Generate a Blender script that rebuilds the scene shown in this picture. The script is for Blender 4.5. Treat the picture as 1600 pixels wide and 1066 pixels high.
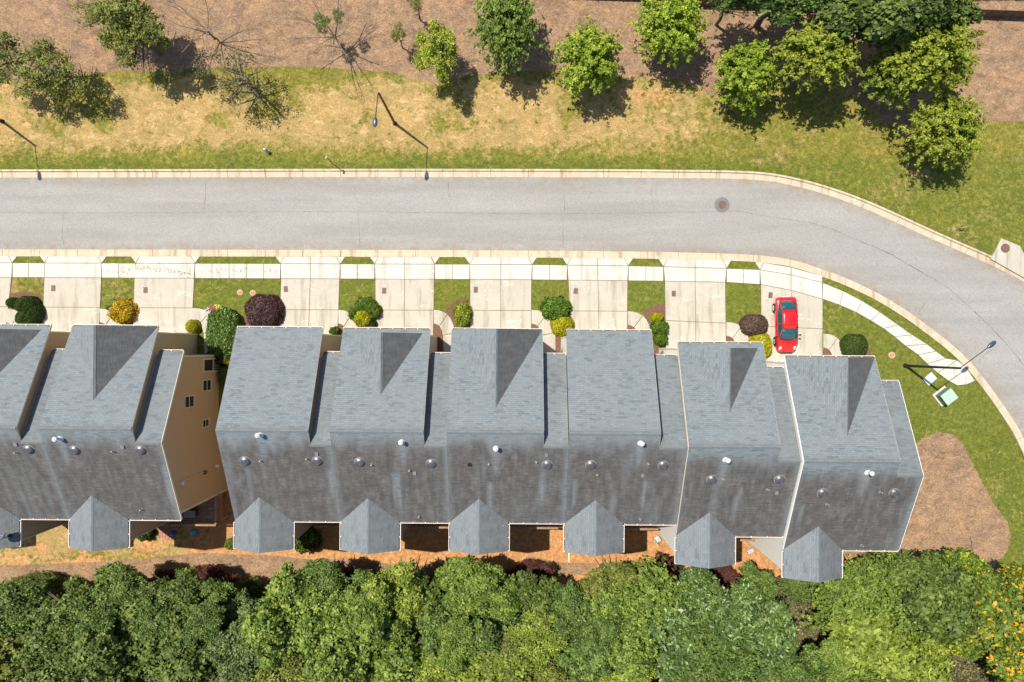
import bpy, bmesh, math, random
import numpy as np
from mathutils import Vector, Matrix

for o in list(bpy.data.objects):
    bpy.data.objects.remove(o)
SC = bpy.context.scene
COL = SC.collection
random.seed(7)

# ------------------------------------------------------------------ camera, sky, sun, exposure
H = 55.0                      # flying height of the drone
F = 1058.0                    # focal length in photo pixels (1600 wide)
NX, NY = 803.0, 543.0         # where the plumb line meets the picture
cam_d = bpy.data.cameras.new('camera')
cam = bpy.data.objects.new('camera', cam_d)
COL.objects.link(cam)
cam.location = (0, 0, H)
cam_d.sensor_width = 36.0
cam_d.lens = F / 1600.0 * 36.0
cam_d.shift_x = -(NX - 800.0) / 1600.0
cam_d.shift_y = (NY - 533.0) / 1600.0
cam_d.clip_start = 0.5
cam_d.clip_end = 2000.0
SC.camera = cam

SUNV = Vector((-2.65, 1.98, 6.8)).normalized()
EL = math.asin(SUNV.z)
AZ = math.atan2(SUNV.x, SUNV.y)
world = bpy.data.worlds.new('World')
SC.world = world
world.use_nodes = True
wn = world.node_tree
bg = wn.nodes['Background']
sky = wn.nodes.new('ShaderNodeTexSky')
sky.sky_type = 'NISHITA'
sky.sun_disc = False
sky.sun_elevation = EL
sky.sun_rotation = AZ % (2 * math.pi)
wn.links.new(sky.outputs['Color'], bg.inputs['Color'])
bg.inputs['Strength'].default_value = 0.085
sun_d = bpy.data.lights.new('sun', 'SUN')
sun_d.energy = 4.2
sun_d.angle = math.radians(0.55)
sun_d.color = (1.0, 0.935, 0.82)
sun = bpy.data.objects.new('sun', sun_d)
COL.objects.link(sun)
sun.rotation_euler = SUNV.to_track_quat('Z', 'Y').to_euler()
sun.location = (0, 0, 80)
SC.view_settings.view_transform = 'Standard'
SC.view_settings.look = 'None'
SC.view_settings.gamma = 1.0
SC.view_settings.use_curve_mapping = False
SC.view_settings.exposure = 0.75
SC.render.engine = 'CYCLES'

# ------------------------------------------------------------------ helpers
def tag(o, label=None, cat=None, group=None, kind=None):
    if label: o['label'] = label
    if cat: o['category'] = cat
    if group: o['group'] = group
    if kind: o['kind'] = kind
    return o

def empty(name, loc=(0, 0, 0), rz=0.0, label=None, cat=None, group=None, kind=None):
    o = bpy.data.objects.new(name, None)
    o.empty_display_size = 0.3
    COL.objects.link(o)
    o.location = loc
    o.rotation_euler = (0, 0, rz)
    return tag(o, label, cat, group, kind)

def link(name, me, mats=None, parent=None):
    o = bpy.data.objects.new(name, me)
    COL.objects.link(o)
    if mats is not None:
        if not isinstance(mats, (list, tuple)): mats = [mats]
        for m in mats: me.materials.append(m)
    if parent is not None: o.parent = parent
    return o

class MB:
    """collects polygons (with uv and material index) into one mesh"""
    def __init__(self):
        self.v = []; self.f = []; self.uv = []; self.mi = []
    def poly(self, pts, uv=None, mi=0):
        n = len(self.v)
        self.v += [tuple(p) for p in pts]
        self.f.append(list(range(n, n + len(pts))))
        self.uv += (uv if uv else [(0, 0)] * len(pts))
        self.mi.append(mi)
    def box(self, x0, x1, y0, y1, z0, z1, mi=0, M=None):
        c = [Vector((x, y, z)) for z in (z0, z1) for y in (y0, y1) for x in (x0, x1)]
        if M is not None: c = [M @ p for p in c]
        for q in ((0, 2, 3, 1), (4, 5, 7, 6), (0, 1, 5, 4), (2, 6, 7, 3), (0, 4, 6, 2), (1, 3, 7, 5)):
            self.poly([c[i] for i in q], mi=mi)
    def tube(self, a, b, r0, r1=None, n=8, mi=0, cap=True):
        if r1 is None: r1 = r0
        a = Vector(a); b = Vector(b); d = (b - a)
        if d.length < 1e-6: return
        d.normalize()
        u = d.orthogonal().normalized(); w = d.cross(u)
        A = [a + (u * math.cos(t) + w * math.sin(t)) * r0 for t in [2 * math.pi * k / n for k in range(n)]]
        B = [b + (u * math.cos(t) + w * math.sin(t)) * r1 for t in [2 * math.pi * k / n for k in range(n)]]
        for k in range(n):
            j = (k + 1) % n
            self.poly([A[k], A[j], B[j], B[k]], mi=mi)
        if cap:
            self.poly(A[::-1], mi=mi); self.poly(B, mi=mi)
    def lathe(self, prof, n=20, c=(0, 0, 0), mi=0, M=None):
        c = Vector(c)
        rings = []
        for r, z in prof:
            ring = [Vector((r * math.cos(2 * math.pi * k / n), r * math.sin(2 * math.pi * k / n), z)) for k in range(n)]
            if M is not None: ring = [M @ p for p in ring]
            rings.append([p + c for p in ring])
        for i in range(len(rings) - 1):
            for k in range(n):
                j = (k + 1) % n
                self.poly([rings[i][k], rings[i][j], rings[i + 1][j], rings[i + 1][k]], mi=mi)
        self.poly(rings[0][::-1], mi=mi); self.poly(rings[-1], mi=mi)
    def prism(self, pts, z0, z1, mi=0, zf=None):
        """pts counter-clockwise in xy"""
        area = sum(pts[i][0] * pts[(i + 1) % len(pts)][1] - pts[(i + 1) % len(pts)][0] * pts[i][1] for i in range(len(pts)))
        if area < 0: pts = pts[::-1]
        t = [(p[0], p[1], z1 + (zf(p[0], p[1]) if zf else 0)) for p in pts]
        b = [(p[0], p[1], z0 + (zf(p[0], p[1]) if zf else 0)) for p in pts]
        self.poly(t, mi=mi); self.poly(b[::-1], mi=mi)
        n = len(pts)
        for i in range(n):
            j = (i + 1) % n
            self.poly([b[i], b[j], t[j], t[i]], mi=mi)
    def slab(self, pts, th, uaxis, mi=0, mis=None):
        """roof panel: 3D planar polygon (top face, seen from above ccw), thickness th downwards, uv in metres"""
        P = [Vector(p) for p in pts]
        n = (P[1] - P[0]).cross(P[2] - P[1]).normalized()
        if n.z < 0: P = P[::-1]; n = -n
        u = Vector(uaxis).normalized(); v = n.cross(u)
        uvs = [(p.dot(u), p.dot(v)) for p in P]
        self.poly(P, uv=uvs, mi=mi)
        Q = [p - Vector((0, 0, th)) for p in P]
        m2 = mi if mis is None else mis
        self.poly(Q[::-1], mi=m2)
        for i in range(len(P)):
            j = (i + 1) % len(P)
            self.poly([Q[i], Q[j], P[j], P[i]], mi=m2)
    def mesh(self, name, smooth=False, weld=True):
        me = bpy.data.meshes.new(name)
        me.from_pydata(self.v, [], self.f)
        uvl = me.uv_layers.new(name='UVMap')
        uvl.data.foreach_set('uv', np.array(self.uv, dtype=np.float32).ravel())
        me.polygons.foreach_set('material_index', np.array(self.mi, dtype=np.int32))
        if weld:
            bm = bmesh.new(); bm.from_mesh(me)
            bmesh.ops.remove_doubles(bm, verts=bm.verts, dist=1e-5)
            if smooth:
                for f in bm.faces: f.smooth = True
                for e in bm.edges:
                    if len(e.link_faces) == 2 and e.calc_face_angle(0) > 0.7: e.smooth = False
            bm.to_mesh(me); bm.free()
        me.update()
        return me
    def build(self, name, mats, parent=None, smooth=False, weld=True):
        return link(name, self.mesh(name, smooth, weld), mats, parent)

def P(px, py, z=0.0):
    """a point of the place surveyed on the photo: picture position and its height -> world"""
    k = (H - z) / F
    return ((px - NX) * k, -(py - NY) * k)

def P3(px, py, z=0.0):
    x, y = P(px, py, z); return (x, y, z)

# ---- numpy noise
_rs = np.random.RandomState(3)
_LAT = _rs.rand(256, 256)
def vnoise(x, y, s=1.0, off=0):
    x = np.asarray(x) / s + off * 17.3 + 500; y = np.asarray(y) / s + off * 9.1 + 500
    xi = np.floor(x).astype(int); yi = np.floor(y).astype(int)
    fx = x - xi; fy = y - yi
    fx = fx * fx * (3 - 2 * fx); fy = fy * fy * (3 - 2 * fy)
    a = _LAT[xi % 256, yi % 256]; b = _LAT[(xi + 1) % 256, yi % 256]
    c = _LAT[xi % 256, (yi + 1) % 256]; d = _LAT[(xi + 1) % 256, (yi + 1) % 256]
    return (a * (1 - fx) + b * fx) * (1 - fy) + (c * (1 - fx) + d * fx) * fy
def fbm(x, y, s=1.0, off=0, oct=4):
    t = 0; a = 0.5; n = 0
    for k in range(oct):
        t = t + a * vnoise(x, y, s / 2 ** k, off + k * 3); n += a; a *= 0.55
    return t / n
def sstep(x, a, b):
    t = np.clip((np.asarray(x, dtype=float) - a) / (b - a), 0, 1)
    return t * t * (3 - 2 * t)
def sdist(px, py, poly):
    """signed distance (positive inside) to polygon, vectorised"""
    px = np.asarray(px, float); py = np.asarray(py, float)
    d = np.full(px.shape, 1e9); ins = np.zeros(px.shape, bool)
    n = len(poly)
    for i in range(n):
        x0, y0 = poly[i]; x1, y1 = poly[(i + 1) % n]
        ex, ey = x1 - x0, y1 - y0
        L = ex * ex + ey * ey + 1e-9
        t = np.clip(((px - x0) * ex + (py - y0) * ey) / L, 0, 1)
        d = np.minimum(d, np.hypot(px - x0 - t * ex, py - y0 - t * ey))
        c = (y0 > py) != (y1 > py)
        with np.errstate(divide='ignore', invalid='ignore'):
            xi = (x1 - x0) * (py - y0) / (y1 - y0 + 1e-12) + x0
        ins ^= (c & (px < xi))
    return np.where(ins, d, -d)

# ------------------------------------------------------------------ materials
class NT:
    def __init__(self, name):
        self.m = bpy.data.materials.new(name); self.m.use_nodes = True
        self.t = self.m.node_tree; self.n = self.t.nodes
        self.bsdf = self.n['Principled BSDF']
        self.out = self.n['Material Output']
    def new(self, t, **kw):
        n = self.n.new(t)
        for k, v in kw.items(): setattr(n, k, v)
        return n
    def l(self, a, b): self.t.links.new(a, b)
    def coord(self, what='Object'):
        c = self.new('ShaderNodeTexCoord'); return c.outputs[what]
    def world(self):
        g = self.new('ShaderNodeNewGeometry'); return g.outputs['Position']
    def mapping(self, src, scale=(1, 1, 1), loc=(0, 0, 0), rot=(0, 0, 0)):
        m = self.new('ShaderNodeMapping')
        m.inputs['Scale'].default_value = scale; m.inputs['Location'].default_value = loc
        m.inputs['Rotation'].default_value = rot
        self.l(src, m.inputs['Vector']); return m.outputs['Vector']
    def noise(self, src, scale, detail=4, rough=0.55, dist=0.0):
        n = self.new('ShaderNodeTexNoise')
        n.inputs['Scale'].default_value = scale; n.inputs['Detail'].default_value = detail
        n.inputs['Roughness'].default_value = rough; n.inputs['Distortion'].default_value = dist
        if src is not None: self.l(src, n.inputs['Vector'])
        return n.outputs['Fac']
    def ramp(self, src, stops, interp='LINEAR'):
        r = self.new('ShaderNodeValToRGB'); cr = r.color_ramp; cr.interpolation = interp
        while len(cr.elements) < len(stops): cr.elements.new(0.5)
        for e, (p, c) in zip(cr.elements, stops):
            e.position = p
            e.color = (c if len(c) == 4 else (*c, 1)) if isinstance(c, tuple) else (c, c, c, 1)
        self.l(src, r.inputs['Fac']); return r.outputs['Color']
    def mix(self, fac, a, b, mode='MIX'):
        n = self.new('ShaderNodeMix', data_type='RGBA', blend_type=mode)
        for s, v in ((n.inputs[0], fac), (n.inputs[6], a), (n.inputs[7], b)):
            if isinstance(v, (int, float)): s.default_value = v
            elif isinstance(v, tuple): s.default_value = (*v, 1) if len(v) == 3 else v
            else: self.l(v, s)
        return n.outputs[2]
    def math(self, op, a, b=0.0, clamp=False):
        n = self.new('ShaderNodeMath', operation=op); n.use_clamp = clamp
        for s, v in ((n.inputs[0], a), (n.inputs[1], b)):
            if isinstance(v, (int, float)): s.default_value = v
            else: self.l(v, s)
        return n.outputs[0]
    def attr(self, name, kind='Fac'):
        a = self.new('ShaderNodeAttribute', attribute_name=name); return a.outputs[kind]
    def bump(self, h, strength=0.3, dist=0.05):
        b = self.new('ShaderNodeBump'); b.inputs['Strength'].default_value = strength
        b.inputs['Distance'].default_value = dist
        self.l(h, b.inputs['Height']); self.l(b.outputs['Normal'], self.bsdf.inputs['Normal'])
    def col(self, c):
        if isinstance(c, tuple): self.bsdf.inputs['Base Color'].default_value = (*c, 1)
        else: self.l(c, self.bsdf.inputs['Base Color'])
        return self
    def rough(self, r): self.bsdf.inputs['Roughness'].default_value = r; return self

def simple(name, c, rough=0.6, metal=0.0, var=0.15, scale=3.0, spec=0.5, bump=0.0):
    t = NT(name)
    n = t.noise(t.coord(), scale, 5)
    a = tuple(x * (1 - var) for x in c); b = tuple(min(1, x * (1 + var)) for x in c)
    t.col(t.ramp(n, [(0.3, a), (0.7, b)])); t.rough(rough)
    t.bsdf.inputs['Metallic'].default_value = metal
    t.bsdf.inputs['Specular IOR Level'].default_value = spec
    if bump: t.bump(n, bump, 0.02)
    return t.m

def mat_concrete(name, base, stain_shade=(0.30, 0.24, 0.15), amt=0.5, seed=0.0):
    t = NT(name); w = t.world()
    big = t.noise(t.mapping(w, loc=(seed, 0, 0)), 0.55, 6, 0.65, 0.6)
    med = t.noise(t.mapping(w, loc=(0, seed, 0), scale=(1, 0.6, 1)), 2.2, 6, 0.7, 0.4)
    fine = t.noise(w, 26, 3, 0.7)
    inf = t.new('ShaderNodeObjectInfo').outputs['Random']
    trk = t.noise(t.mapping(w, loc=(seed, 3, 0), scale=(1.9, 0.22, 1)), 1.0, 4, 0.6, 0.3); wash = t.noise(t.mapping(w, loc=(seed, 13, 0), scale=(0.7, 2.0, 1)), 0.9, 5, 0.7, 0.8)
    c = t.mix(t.ramp(big, [(0.35, 0.0), (0.75, 1.0)]), base, tuple(x * 0.86 for x in base))
    c = t.mix(t.math('MULTIPLY', t.ramp(med, [(0.52, 0.0), (0.72, 1.0)]), amt), c, stain_shade)
    c = t.mix(t.math('MULTIPLY', t.ramp(fine, [(0.35, 1.0), (0.6, 0.0)]), 0.16), c, tuple(x * 0.55 for x in base))
    c = t.mix(t.math('MULTIPLY', inf, 0.22), c, tuple(x * 0.72 for x in base))
    c = t.mix(t.math('MULTIPLY', t.ramp(trk, [(0.52, 0.0), (0.68, 1.0)]), 0.42 * amt / 0.4), c, tuple(x * 0.55 for x in stain_shade))
    c = t.mix(t.math('MULTIPLY', t.ramp(wash, [(0.60, 0.0), (0.66, 1.0)]), 0.55), c, tuple(min(.8, x * 1.4) for x in base))
    t.col(c).rough(0.85); t.bump(fine, 0.15, 0.01)
    return t.m

def mat_road():
    t = NT('asphalt'); w = t.world()
    fine = t.noise(w, 14, 4, 0.85)
    vor = t.new('ShaderNodeTexVoronoi'); vor.inputs['Scale'].default_value = 9
    t.l(w, vor.inputs['Vector'])
    big = t.noise(t.mapping(w, scale=(0.25, 1, 1)), 0.5, 5, 0.6)
    lane = t.noise(t.mapping(w, scale=(0.06, 0.8, 1)), 0.9, 3, 0.5)
    c = t.mix(t.ramp(big, [(0.3, 0.0), (0.75, 1.0)]), (0.320, 0.308, 0.288), (0.262, 0.252, 0.234))
    c = t.mix(t.math('MULTIPLY', t.ramp(lane, [(0.45, 0.0), (0.62, 1.0)]), 0.6), c, (0.235, 0.225, 0.205))
    c = t.mix(t.math('MULTIPLY', t.ramp(fine, [(0.38, 1.0), (0.55, 0.0)]), 0.45), c, (0.10, 0.10, 0.105))
    c = t.mix(t.math('MULTIPLY', t.ramp(fine, [(0.56, 0.0), (0.72, 1.0)]), 0.5), c, (0.42, 0.42, 0.41))
    st = t.noise(w, 1.1, 5, 0.7, 1.0)
    e = t.attr('edge')
    c = t.mix(t.math('MULTIPLY', t.math('MULTIPLY', e, t.ramp(st, [(0.4, 0.0), (0.65, 1.0)])), 0.75), c, (0.22, 0.155, 0.09))
    t.col(c).rough(0.9); t.bump(fine, 0.3, 0.01)
    return t.m

def mat_ground():
    t = NT('lawn_and_soil'); w = t.world()
    sv = t.attr('soil', 'Color')
    sep = t.new('ShaderNodeSeparateColor'); t.l(sv, sep.inputs[0])
    dry, clay, lush = sep.outputs
    sv2 = t.attr('litter_shade', 'Color')
    sep2 = t.new('ShaderNodeSeparateColor'); t.l(sv2, sep2.inputs[0])
    straw, mulch, dark = sep2.outputs
    n1 = t.noise(w, 0.8, 6, 0.62, 0.3)
    n2 = t.noise(w, 3.2, 6, 0.7, 0.4)
    n3 = t.noise(w, 12, 4, 0.8)
    n4 = t.noise(t.mapping(w, scale=(1, 1.6, 1)), 7, 5, 0.8, 0.5)
    # grass
    g = t.ramp(n2, [(0.3, (0.112, 0.108, 0.018)), (0.5, (0.185, 0.168, 0.032)), (0.7, (0.285, 0.232, 0.060))])
    g2 = t.ramp(n2, [(0.28, (0.066, 0.086, 0.014)), (0.52, (0.108, 0.135, 0.021)), (0.75, (0.195, 0.200, 0.040))])
    g = t.mix(lush, g, g2)
    # dry grass
    n0 = t.noise(w, 0.33, 5, 0.6, 0.8); n1b = t.noise(t.mapping(w, loc=(31, 7, 0), scale=(1, 1.5, 1)), 1.3, 6, 0.7, 0.8)
    d = t.ramp(n4, [(0.28, (0.19, 0.145, 0.045)), (0.43, (0.29, 0.205, 0.075)), (0.56, (0.38, 0.262, 0.110)), (0.72, (0.54, 0.38, 0.20))])
    d = t.mix(t.math('MULTIPLY', t.ramp(n1b, [(0.52, 0.0), (0.68, 1.0)]), 0.6), d, (0.62, 0.45, 0.27))
    d = t.mix(t.math('MULTIPLY', t.ramp(n1b, [(0.32, 1.0), (0.46, 0.0)]), 0.7), d, (0.20, 0.175, 0.060))
    d = t.mix(1.0, d, t.ramp(n0, [(0.3, (0.82, 0.84, 0.8)), (0.7, (1.12, 1.06, 1.02))]), 'MULTIPLY')
    g = t.mix(1.0, g, t.ramp(n1b, [(0.3, (0.72, 0.80, 0.75)), (0.7, (1.25, 1.12, 1.1))]), 'MULTIPLY')
    g = t.mix(0.8, g, t.ramp(n3, [(0.35, (0.6, 0.66, 0.6)), (0.65, (1.3, 1.25, 1.3))]), 'MULTIPLY')
    amp = t.math('ADD', dry, 0.22)
    nz = t.math('ADD', t.math('MULTIPLY', t.math('SUBTRACT', n2, 0.5), 2.4), t.math('MULTIPLY', t.math('SUBTRACT', n1, 0.5), 2.6))
    dm = t.math('ADD', dry, t.math('MULTIPLY', nz, amp))
    dm = t.math('ADD', dm, t.math('MULTIPLY', t.math('SUBTRACT', n3, 0.5), 0.6))
    c = t.mix(t.ramp(dm, [(0.15, 0.0), (0.75, 1.0)]), g, d)
    # clay
    cl = t.ramp(n2, [(0.25, (0.22, 0.10, 0.036)), (0.5, (0.42, 0.21, 0.085)), (0.75, (0.60, 0.36, 0.18))])
    cm = t.math('ADD', clay, t.math('MULTIPLY', t.math('SUBTRACT', n2, 0.5), 1.0))
    c = t.mix(t.ramp(cm, [(0.42, 0.0), (0.62, 1.0)]), c, cl)
    # pine straw
    s = t.ramp(n4, [(0.25, (0.105, 0.070, 0.046)), (0.43, (0.225, 0.160, 0.112)), (0.58, (0.345, 0.258, 0.187)), (0.76, (0.56, 0.45, 0.35))])
    s = t.mix(0.9, s, t.ramp(n1b, [(0.32, (0.62, 0.58, 0.56)), (0.5, (0.95, 0.95, 0.95)), (0.68, (1.22, 1.2, 1.16))]), 'MULTIPLY')
    s1 = t.ramp(n1, [(0.3, (0.78, 0.76, 0.78)), (0.5, (1.0, 0.97, 0.95)), (0.7, (1.22, 1.10, 1.0))])
    s = t.mix(1.0, s, s1, 'MULTIPLY')
    s = t.mix(1.0, s, (0.93, 0.86, 0.76), 'MULTIPLY')
    sm = t.math('ADD', straw, t.math('MULTIPLY', t.math('SUBTRACT', n2, 0.5), 0.13))
    c = t.mix(t.ramp(sm, [(0.485, 0.0), (0.515, 1.0)]), c, s)
    m = t.ramp(n3, [(0.3, (0.06, 0.028, 0.02)), (0.5, (0.145, 0.075, 0.052)), (0.7, (0.27, 0.16, 0.12))])
    mm = t.math('ADD', mulch, t.math('MULTIPLY', t.math('SUBTRACT', n3, 0.5), 0.05))
    c = t.mix(t.ramp(mm, [(0.485, 0.0), (0.515, 1.0)]), c, m)
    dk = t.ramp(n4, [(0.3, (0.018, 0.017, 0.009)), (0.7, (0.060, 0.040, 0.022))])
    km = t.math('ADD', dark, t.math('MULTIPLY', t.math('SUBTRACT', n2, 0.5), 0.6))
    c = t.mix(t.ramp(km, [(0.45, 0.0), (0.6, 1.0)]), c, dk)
    c = t.mix(0.9, c, t.ramp(n3, [(0.32, 0.68), (0.5, 1.0), (0.72, 1.22)]), 'MULTIPLY')
    t.col(c).rough(0.95)
    t.bsdf.inputs['Specular IOR Level'].default_value = 0.15
    t.bump(t.math('ADD', n4, n3), 0.5, 0.05)
    return t.m

def mat_shingle():
    t = NT('asphalt_shingles')
    uv = t.coord('UV')
    br = t.new('ShaderNodeTexBrick')
    t.l(uv, br.inputs['Vector'])
    br.offset = 0.37; br.offset_frequency = 2
    br.inputs['Scale'].default_value = 1.0
    br.inputs['Brick Width'].default_value = 0.33
    br.inputs['Row Height'].default_value = 0.145
    br.inputs['Mortar Size'].default_value = 0.012
    br.inputs['Mortar Smooth'].default_value = 0.4
    br.inputs['Bias'].default_value = -0.1
    br.inputs['Color1'].default_value = (0.140, 0.166, 0.183, 1)
    br.inputs['Color2'].default_value = (0.180, 0.210, 0.226, 1)
    br.inputs['Mortar'].default_value = (0.108, 0.126, 0.138, 1)
    # darker blotches, a few tabs wide
    wob = t.new('ShaderNodeTexNoise'); wob.inputs['Scale'].default_value = 3.0; t.l(uv, wob.inputs['Vector'])
    va = t.new('ShaderNodeVectorMath', operation='MULTIPLY_ADD'); t.l(wob.outputs['Color'], va.inputs[0]); va.inputs[1].default_value = (0.16, 0.10, 0); t.l(uv, va.inputs[2])
    b2 = t.new('ShaderNodeTexBrick'); t.l(va.outputs[0], b2.inputs['Vector']); b2.offset = 0.43; b2.offset_frequency = 3
    b2.inputs['Scale'].default_value = 1.0; b2.inputs['Brick Width'].default_value = 0.40; b2.inputs['Row Height'].default_value = 0.145
    b2.inputs['Mortar Size'].default_value = 0.0; b2.inputs['Color1'].default_value = (0, 0, 0, 1); b2.inputs['Color2'].default_value = (1, 1, 1, 1)
    blot = b2.outputs['Color']
    big = t.noise(uv, 0.35, 4, 0.6)
    c = t.mix(t.ramp(blot, [(0.78, 0.0), (0.94, 0.60)]), br.outputs['Color'], (0.078, 0.096, 0.114))
    c = t.mix(t.math('MULTIPLY', t.ramp(big, [(0.35, 0.0), (0.7, 1.0)]), 0.4), c, (0.185, 0.198, 0.200))
    st = t.attr('stain_shade')
    rown = t.math('ADD', t.math('MULTIPLY', t.noise(t.mapping(uv, scale=(1.6, 6.9, 1)), 1.0, 3, 0.8), 0.45), t.math('MULTIPLY', t.noise(t.mapping(uv, scale=(2.2, 0.8, 1)), 1.0, 5, 0.65), 0.55))
    stc = t.ramp(rown, [(0.36, (0.044, 0.042, 0.040)), (0.5, (0.074, 0.070, 0.067)), (0.64, (0.128, 0.124, 0.120))])
    stc = t.mix(t.math('MULTIPLY', br.outputs['Fac'], 0.4), stc, (0.135, 0.132, 0.130))
    c = t.mix(st, c, stc)
    gr = t.noise(uv, 22, 2, 0.7)
    c = t.mix(0.6, c, t.ramp(gr, [(0.3, 0.7), (0.7, 1.25)]), 'MULTIPLY')
    t.col(c).rough(0.9)
    t.bump(t.math('ADD', t.math('MULTIPLY', br.outputs['Fac'], -1.0), gr), 0.5, 0.012)
    return t.m

def mat_siding(name, c, board=0.18):
    t = NT(name); ob = t.world()
    wv = t.new('ShaderNodeTexWave', wave_type='BANDS', bands_direction='Z', wave_profile='SAW')
    wv.inputs['Scale'].default_value = 0.314 / board
    t.l(ob, wv.inputs['Vector'])
    n = t.noise(ob, 1.2, 5)
    k = t.ramp(wv.outputs['Fac'], [(0.0, tuple(x * 0.62 for x in c)), (0.12, c), (1.0, tuple(min(1, x * 1.05) for x in c))])
    t.col(t.mix(t.math('MULTIPLY', n, 0.35), k, tuple(x * 0.8 for x in c))).rough(0.7)
    t.bump(wv.outputs['Fac'], 0.6, 0.02)
    return t.m

KEEP = {'clipped_yellow_leaves', 'golden_orange_leaves', 'dark_wine_leaves', 'dull_brown_leaves', 'clipped_dark_leaves'}
def mat_leaf(name, cols, fleck=None, fleck_amt=0.0, rough=0.55, trans=0.22, spec=0.3, wf=0.75):
    t = NT(name); cols = [tuple(min(.9, a * b) for a, b in zip(c_, (kk * 1.50, kk * 1.50, kk * 1.6))) for c_, kk in zip(cols, (.62, .95, 1.12))] if name not in KEEP else cols
    r = t.attr('rnd'); sp = t.attr('sprig')
    inf = t.new('ShaderNodeObjectInfo').outputs['Random']
    x = t.math('ADD', t.math('MULTIPLY', r, 0.45), t.math('MULTIPLY', sp, 0.55))
    c = t.ramp(x, [(0.15, cols[0]), (0.5, cols[1]), (0.85, cols[2])])
    c = t.mix(t.math('MULTIPLY', inf, 0.28), c, tuple(a * 0.7 for a in cols[1]))
    if fleck:
        q = t.math('GREATER_THAN', t.math('ADD', t.math('MULTIPLY', sp, wf), t.math('MULTIPLY', r, 1 - wf)), 1 - fleck_amt)
        fl = t.ramp(r, [(0.0, fleck), (1.0, tuple(min(1, a * b) for a, b in zip(fleck, (1.25, 1.6, 1.3))))])
        c = t.mix(q, c, fl)
    t.col(c).rough(rough); t.bsdf.inputs['Specular IOR Level'].default_value = spec
    tr = t.new('ShaderNodeBsdfTranslucent'); t.l(t.mix(1.0, c, (1.0, 1.05, 0.55), 'MULTIPLY'), tr.inputs['Color'])
    ms = t.new('ShaderNodeMixShader'); ms.inputs[0].default_value = trans
    t.l(t.bsdf.outputs[0], ms.inputs[1]); t.l(tr.outputs[0], ms.inputs[2])
    t.l(ms.outputs[0], t.out.inputs['Surface'])
    return t.m

def mat_glass(name, c=(0.02, 0.03, 0.035), rough=0.08):
    t = NT(name); t.col(c).rough(rough); t.bsdf.inputs['Specular IOR Level'].default_value = 0.8
    return t.m

M = {}
M['road'] = mat_road()
M['drive'] = mat_concrete('driveway_concrete', (0.44, 0.405, 0.34), amt=0.42)
M['walk'] = mat_concrete('sidewalk_concrete', (0.54, 0.515, 0.46), amt=0.32, seed=4.0)
M['gutter_pan'] = mat_concrete('kerb_concrete', (0.50, 0.425, 0.31), stain_shade=(0.38, 0.25, 0.12), amt=0.55, seed=9.0)
M['joint'] = simple('joint_dirt', (0.15, 0.11, 0.07), 0.95, var=0.4)
M['ground'] = mat_ground()
M['shingle'] = mat_shingle()
M['tan'] = mat_siding('tan_siding', (0.50, 0.372, 0.232))
M['cream'] = mat_siding('cream_siding', (0.84, 0.80, 0.72))
M['greige'] = mat_siding('greige_siding', (0.45, 0.40, 0.33))
M['trim'] = simple('cream_trim_paint', (0.62, 0.55, 0.42), 0.5, var=0.06)
M['white'] = simple('white_gutter_paint', (0.78, 0.77, 0.74), 0.4, var=0.08, scale=6)
M['debris'] = simple('gutter_debris', (0.17, 0.12, 0.085), 0.95, var=0.5, scale=7)
M['galv'] = simple('galvanised_metal', (0.15, 0.15, 0.155), 0.42, metal=0.6, var=0.2, scale=5)
M['flue'] = simple('white_flue', (0.58, 0.60, 0.62), 0.4, metal=0.1)
M['pipe'] = simple('lead_pipe', (0.30, 0.28, 0.27), 0.5, metal=0.3)
M['darkhole'] = simple('opening_shade', (0.012, 0.012, 0.014), 0.7)  # near-black colour standing in for the shade inside openings
M['bronze'] = simple('dark_bronze_metal', (0.022, 0.022, 0.026), 0.38, metal=0.4, var=0.3)
M['lens'] = simple('lamp_housing', (0.055, 0.075, 0.115), 0.3, metal=0.3)
M['wood'] = simple('weathered_deck_wood', (0.24, 0.145, 0.085), 0.8, var=0.3, scale=4, bump=0.2)
M['fence'] = simple('brown_fence_wood', (0.15, 0.095, 0.062), 0.85, var=0.35, scale=2, bump=0.3)
M['bark'] = simple('bark', (0.12, 0.095, 0.07), 0.95, var=0.35, scale=5, bump=0.4)
M['twig'] = simple('bare_twigs', (0.20, 0.165, 0.13), 0.9, var=0.3, scale=3)
M['glass'] = mat_glass('window_glass')
M['carglass'] = mat_glass('car_glass', (0.012, 0.075, 0.095), 0.06)
M['iron'] = simple('rusty_cast_iron', (0.14, 0.075, 0.055), 0.75, var=0.35, scale=9, bump=0.3)
M['asphalt_patch'] = simple('dark_asphalt_patch', (0.15, 0.148, 0.145), 0.9, var=0.3, scale=12)
M['crack'] = simple('crack_fill', (0.07, 0.066, 0.062), 0.9, var=0.5, scale=2)
M['green_box'] = simple('pale_green_paint', (0.33, 0.46, 0.37), 0.5, var=0.1)
M['green_dark'] = simple('green_box_side', (0.10, 0.16, 0.12), 0.5, var=0.1)
M['blue_lid'] = simple('pale_blue_lid', (0.42, 0.55, 0.60), 0.5, var=0.12)
M['pink'] = simple('pinkish_cover', (0.42, 0.19, 0.15), 0.8, var=0.2)
M['brick'] = simple('red_paver', (0.36, 0.15, 0.11), 0.85, var=0.25, scale=6)
M['tyre'] = simple('tyre_rubber', (0.015, 0.015, 0.016), 0.8)
M['rim'] = simple('wheel_alloy', (0.55, 0.55, 0.56), 0.3, metal=0.8)
M['blackplastic'] = simple('black_plastic', (0.02, 0.02, 0.022), 0.5)
M['seatcloth'] = simple('grey_cloth', (0.13, 0.13, 0.14), 0.8)
M['bluep'] = simple('blue_plastic', (0.01, 0.10, 0.62), 0.35)
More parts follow.
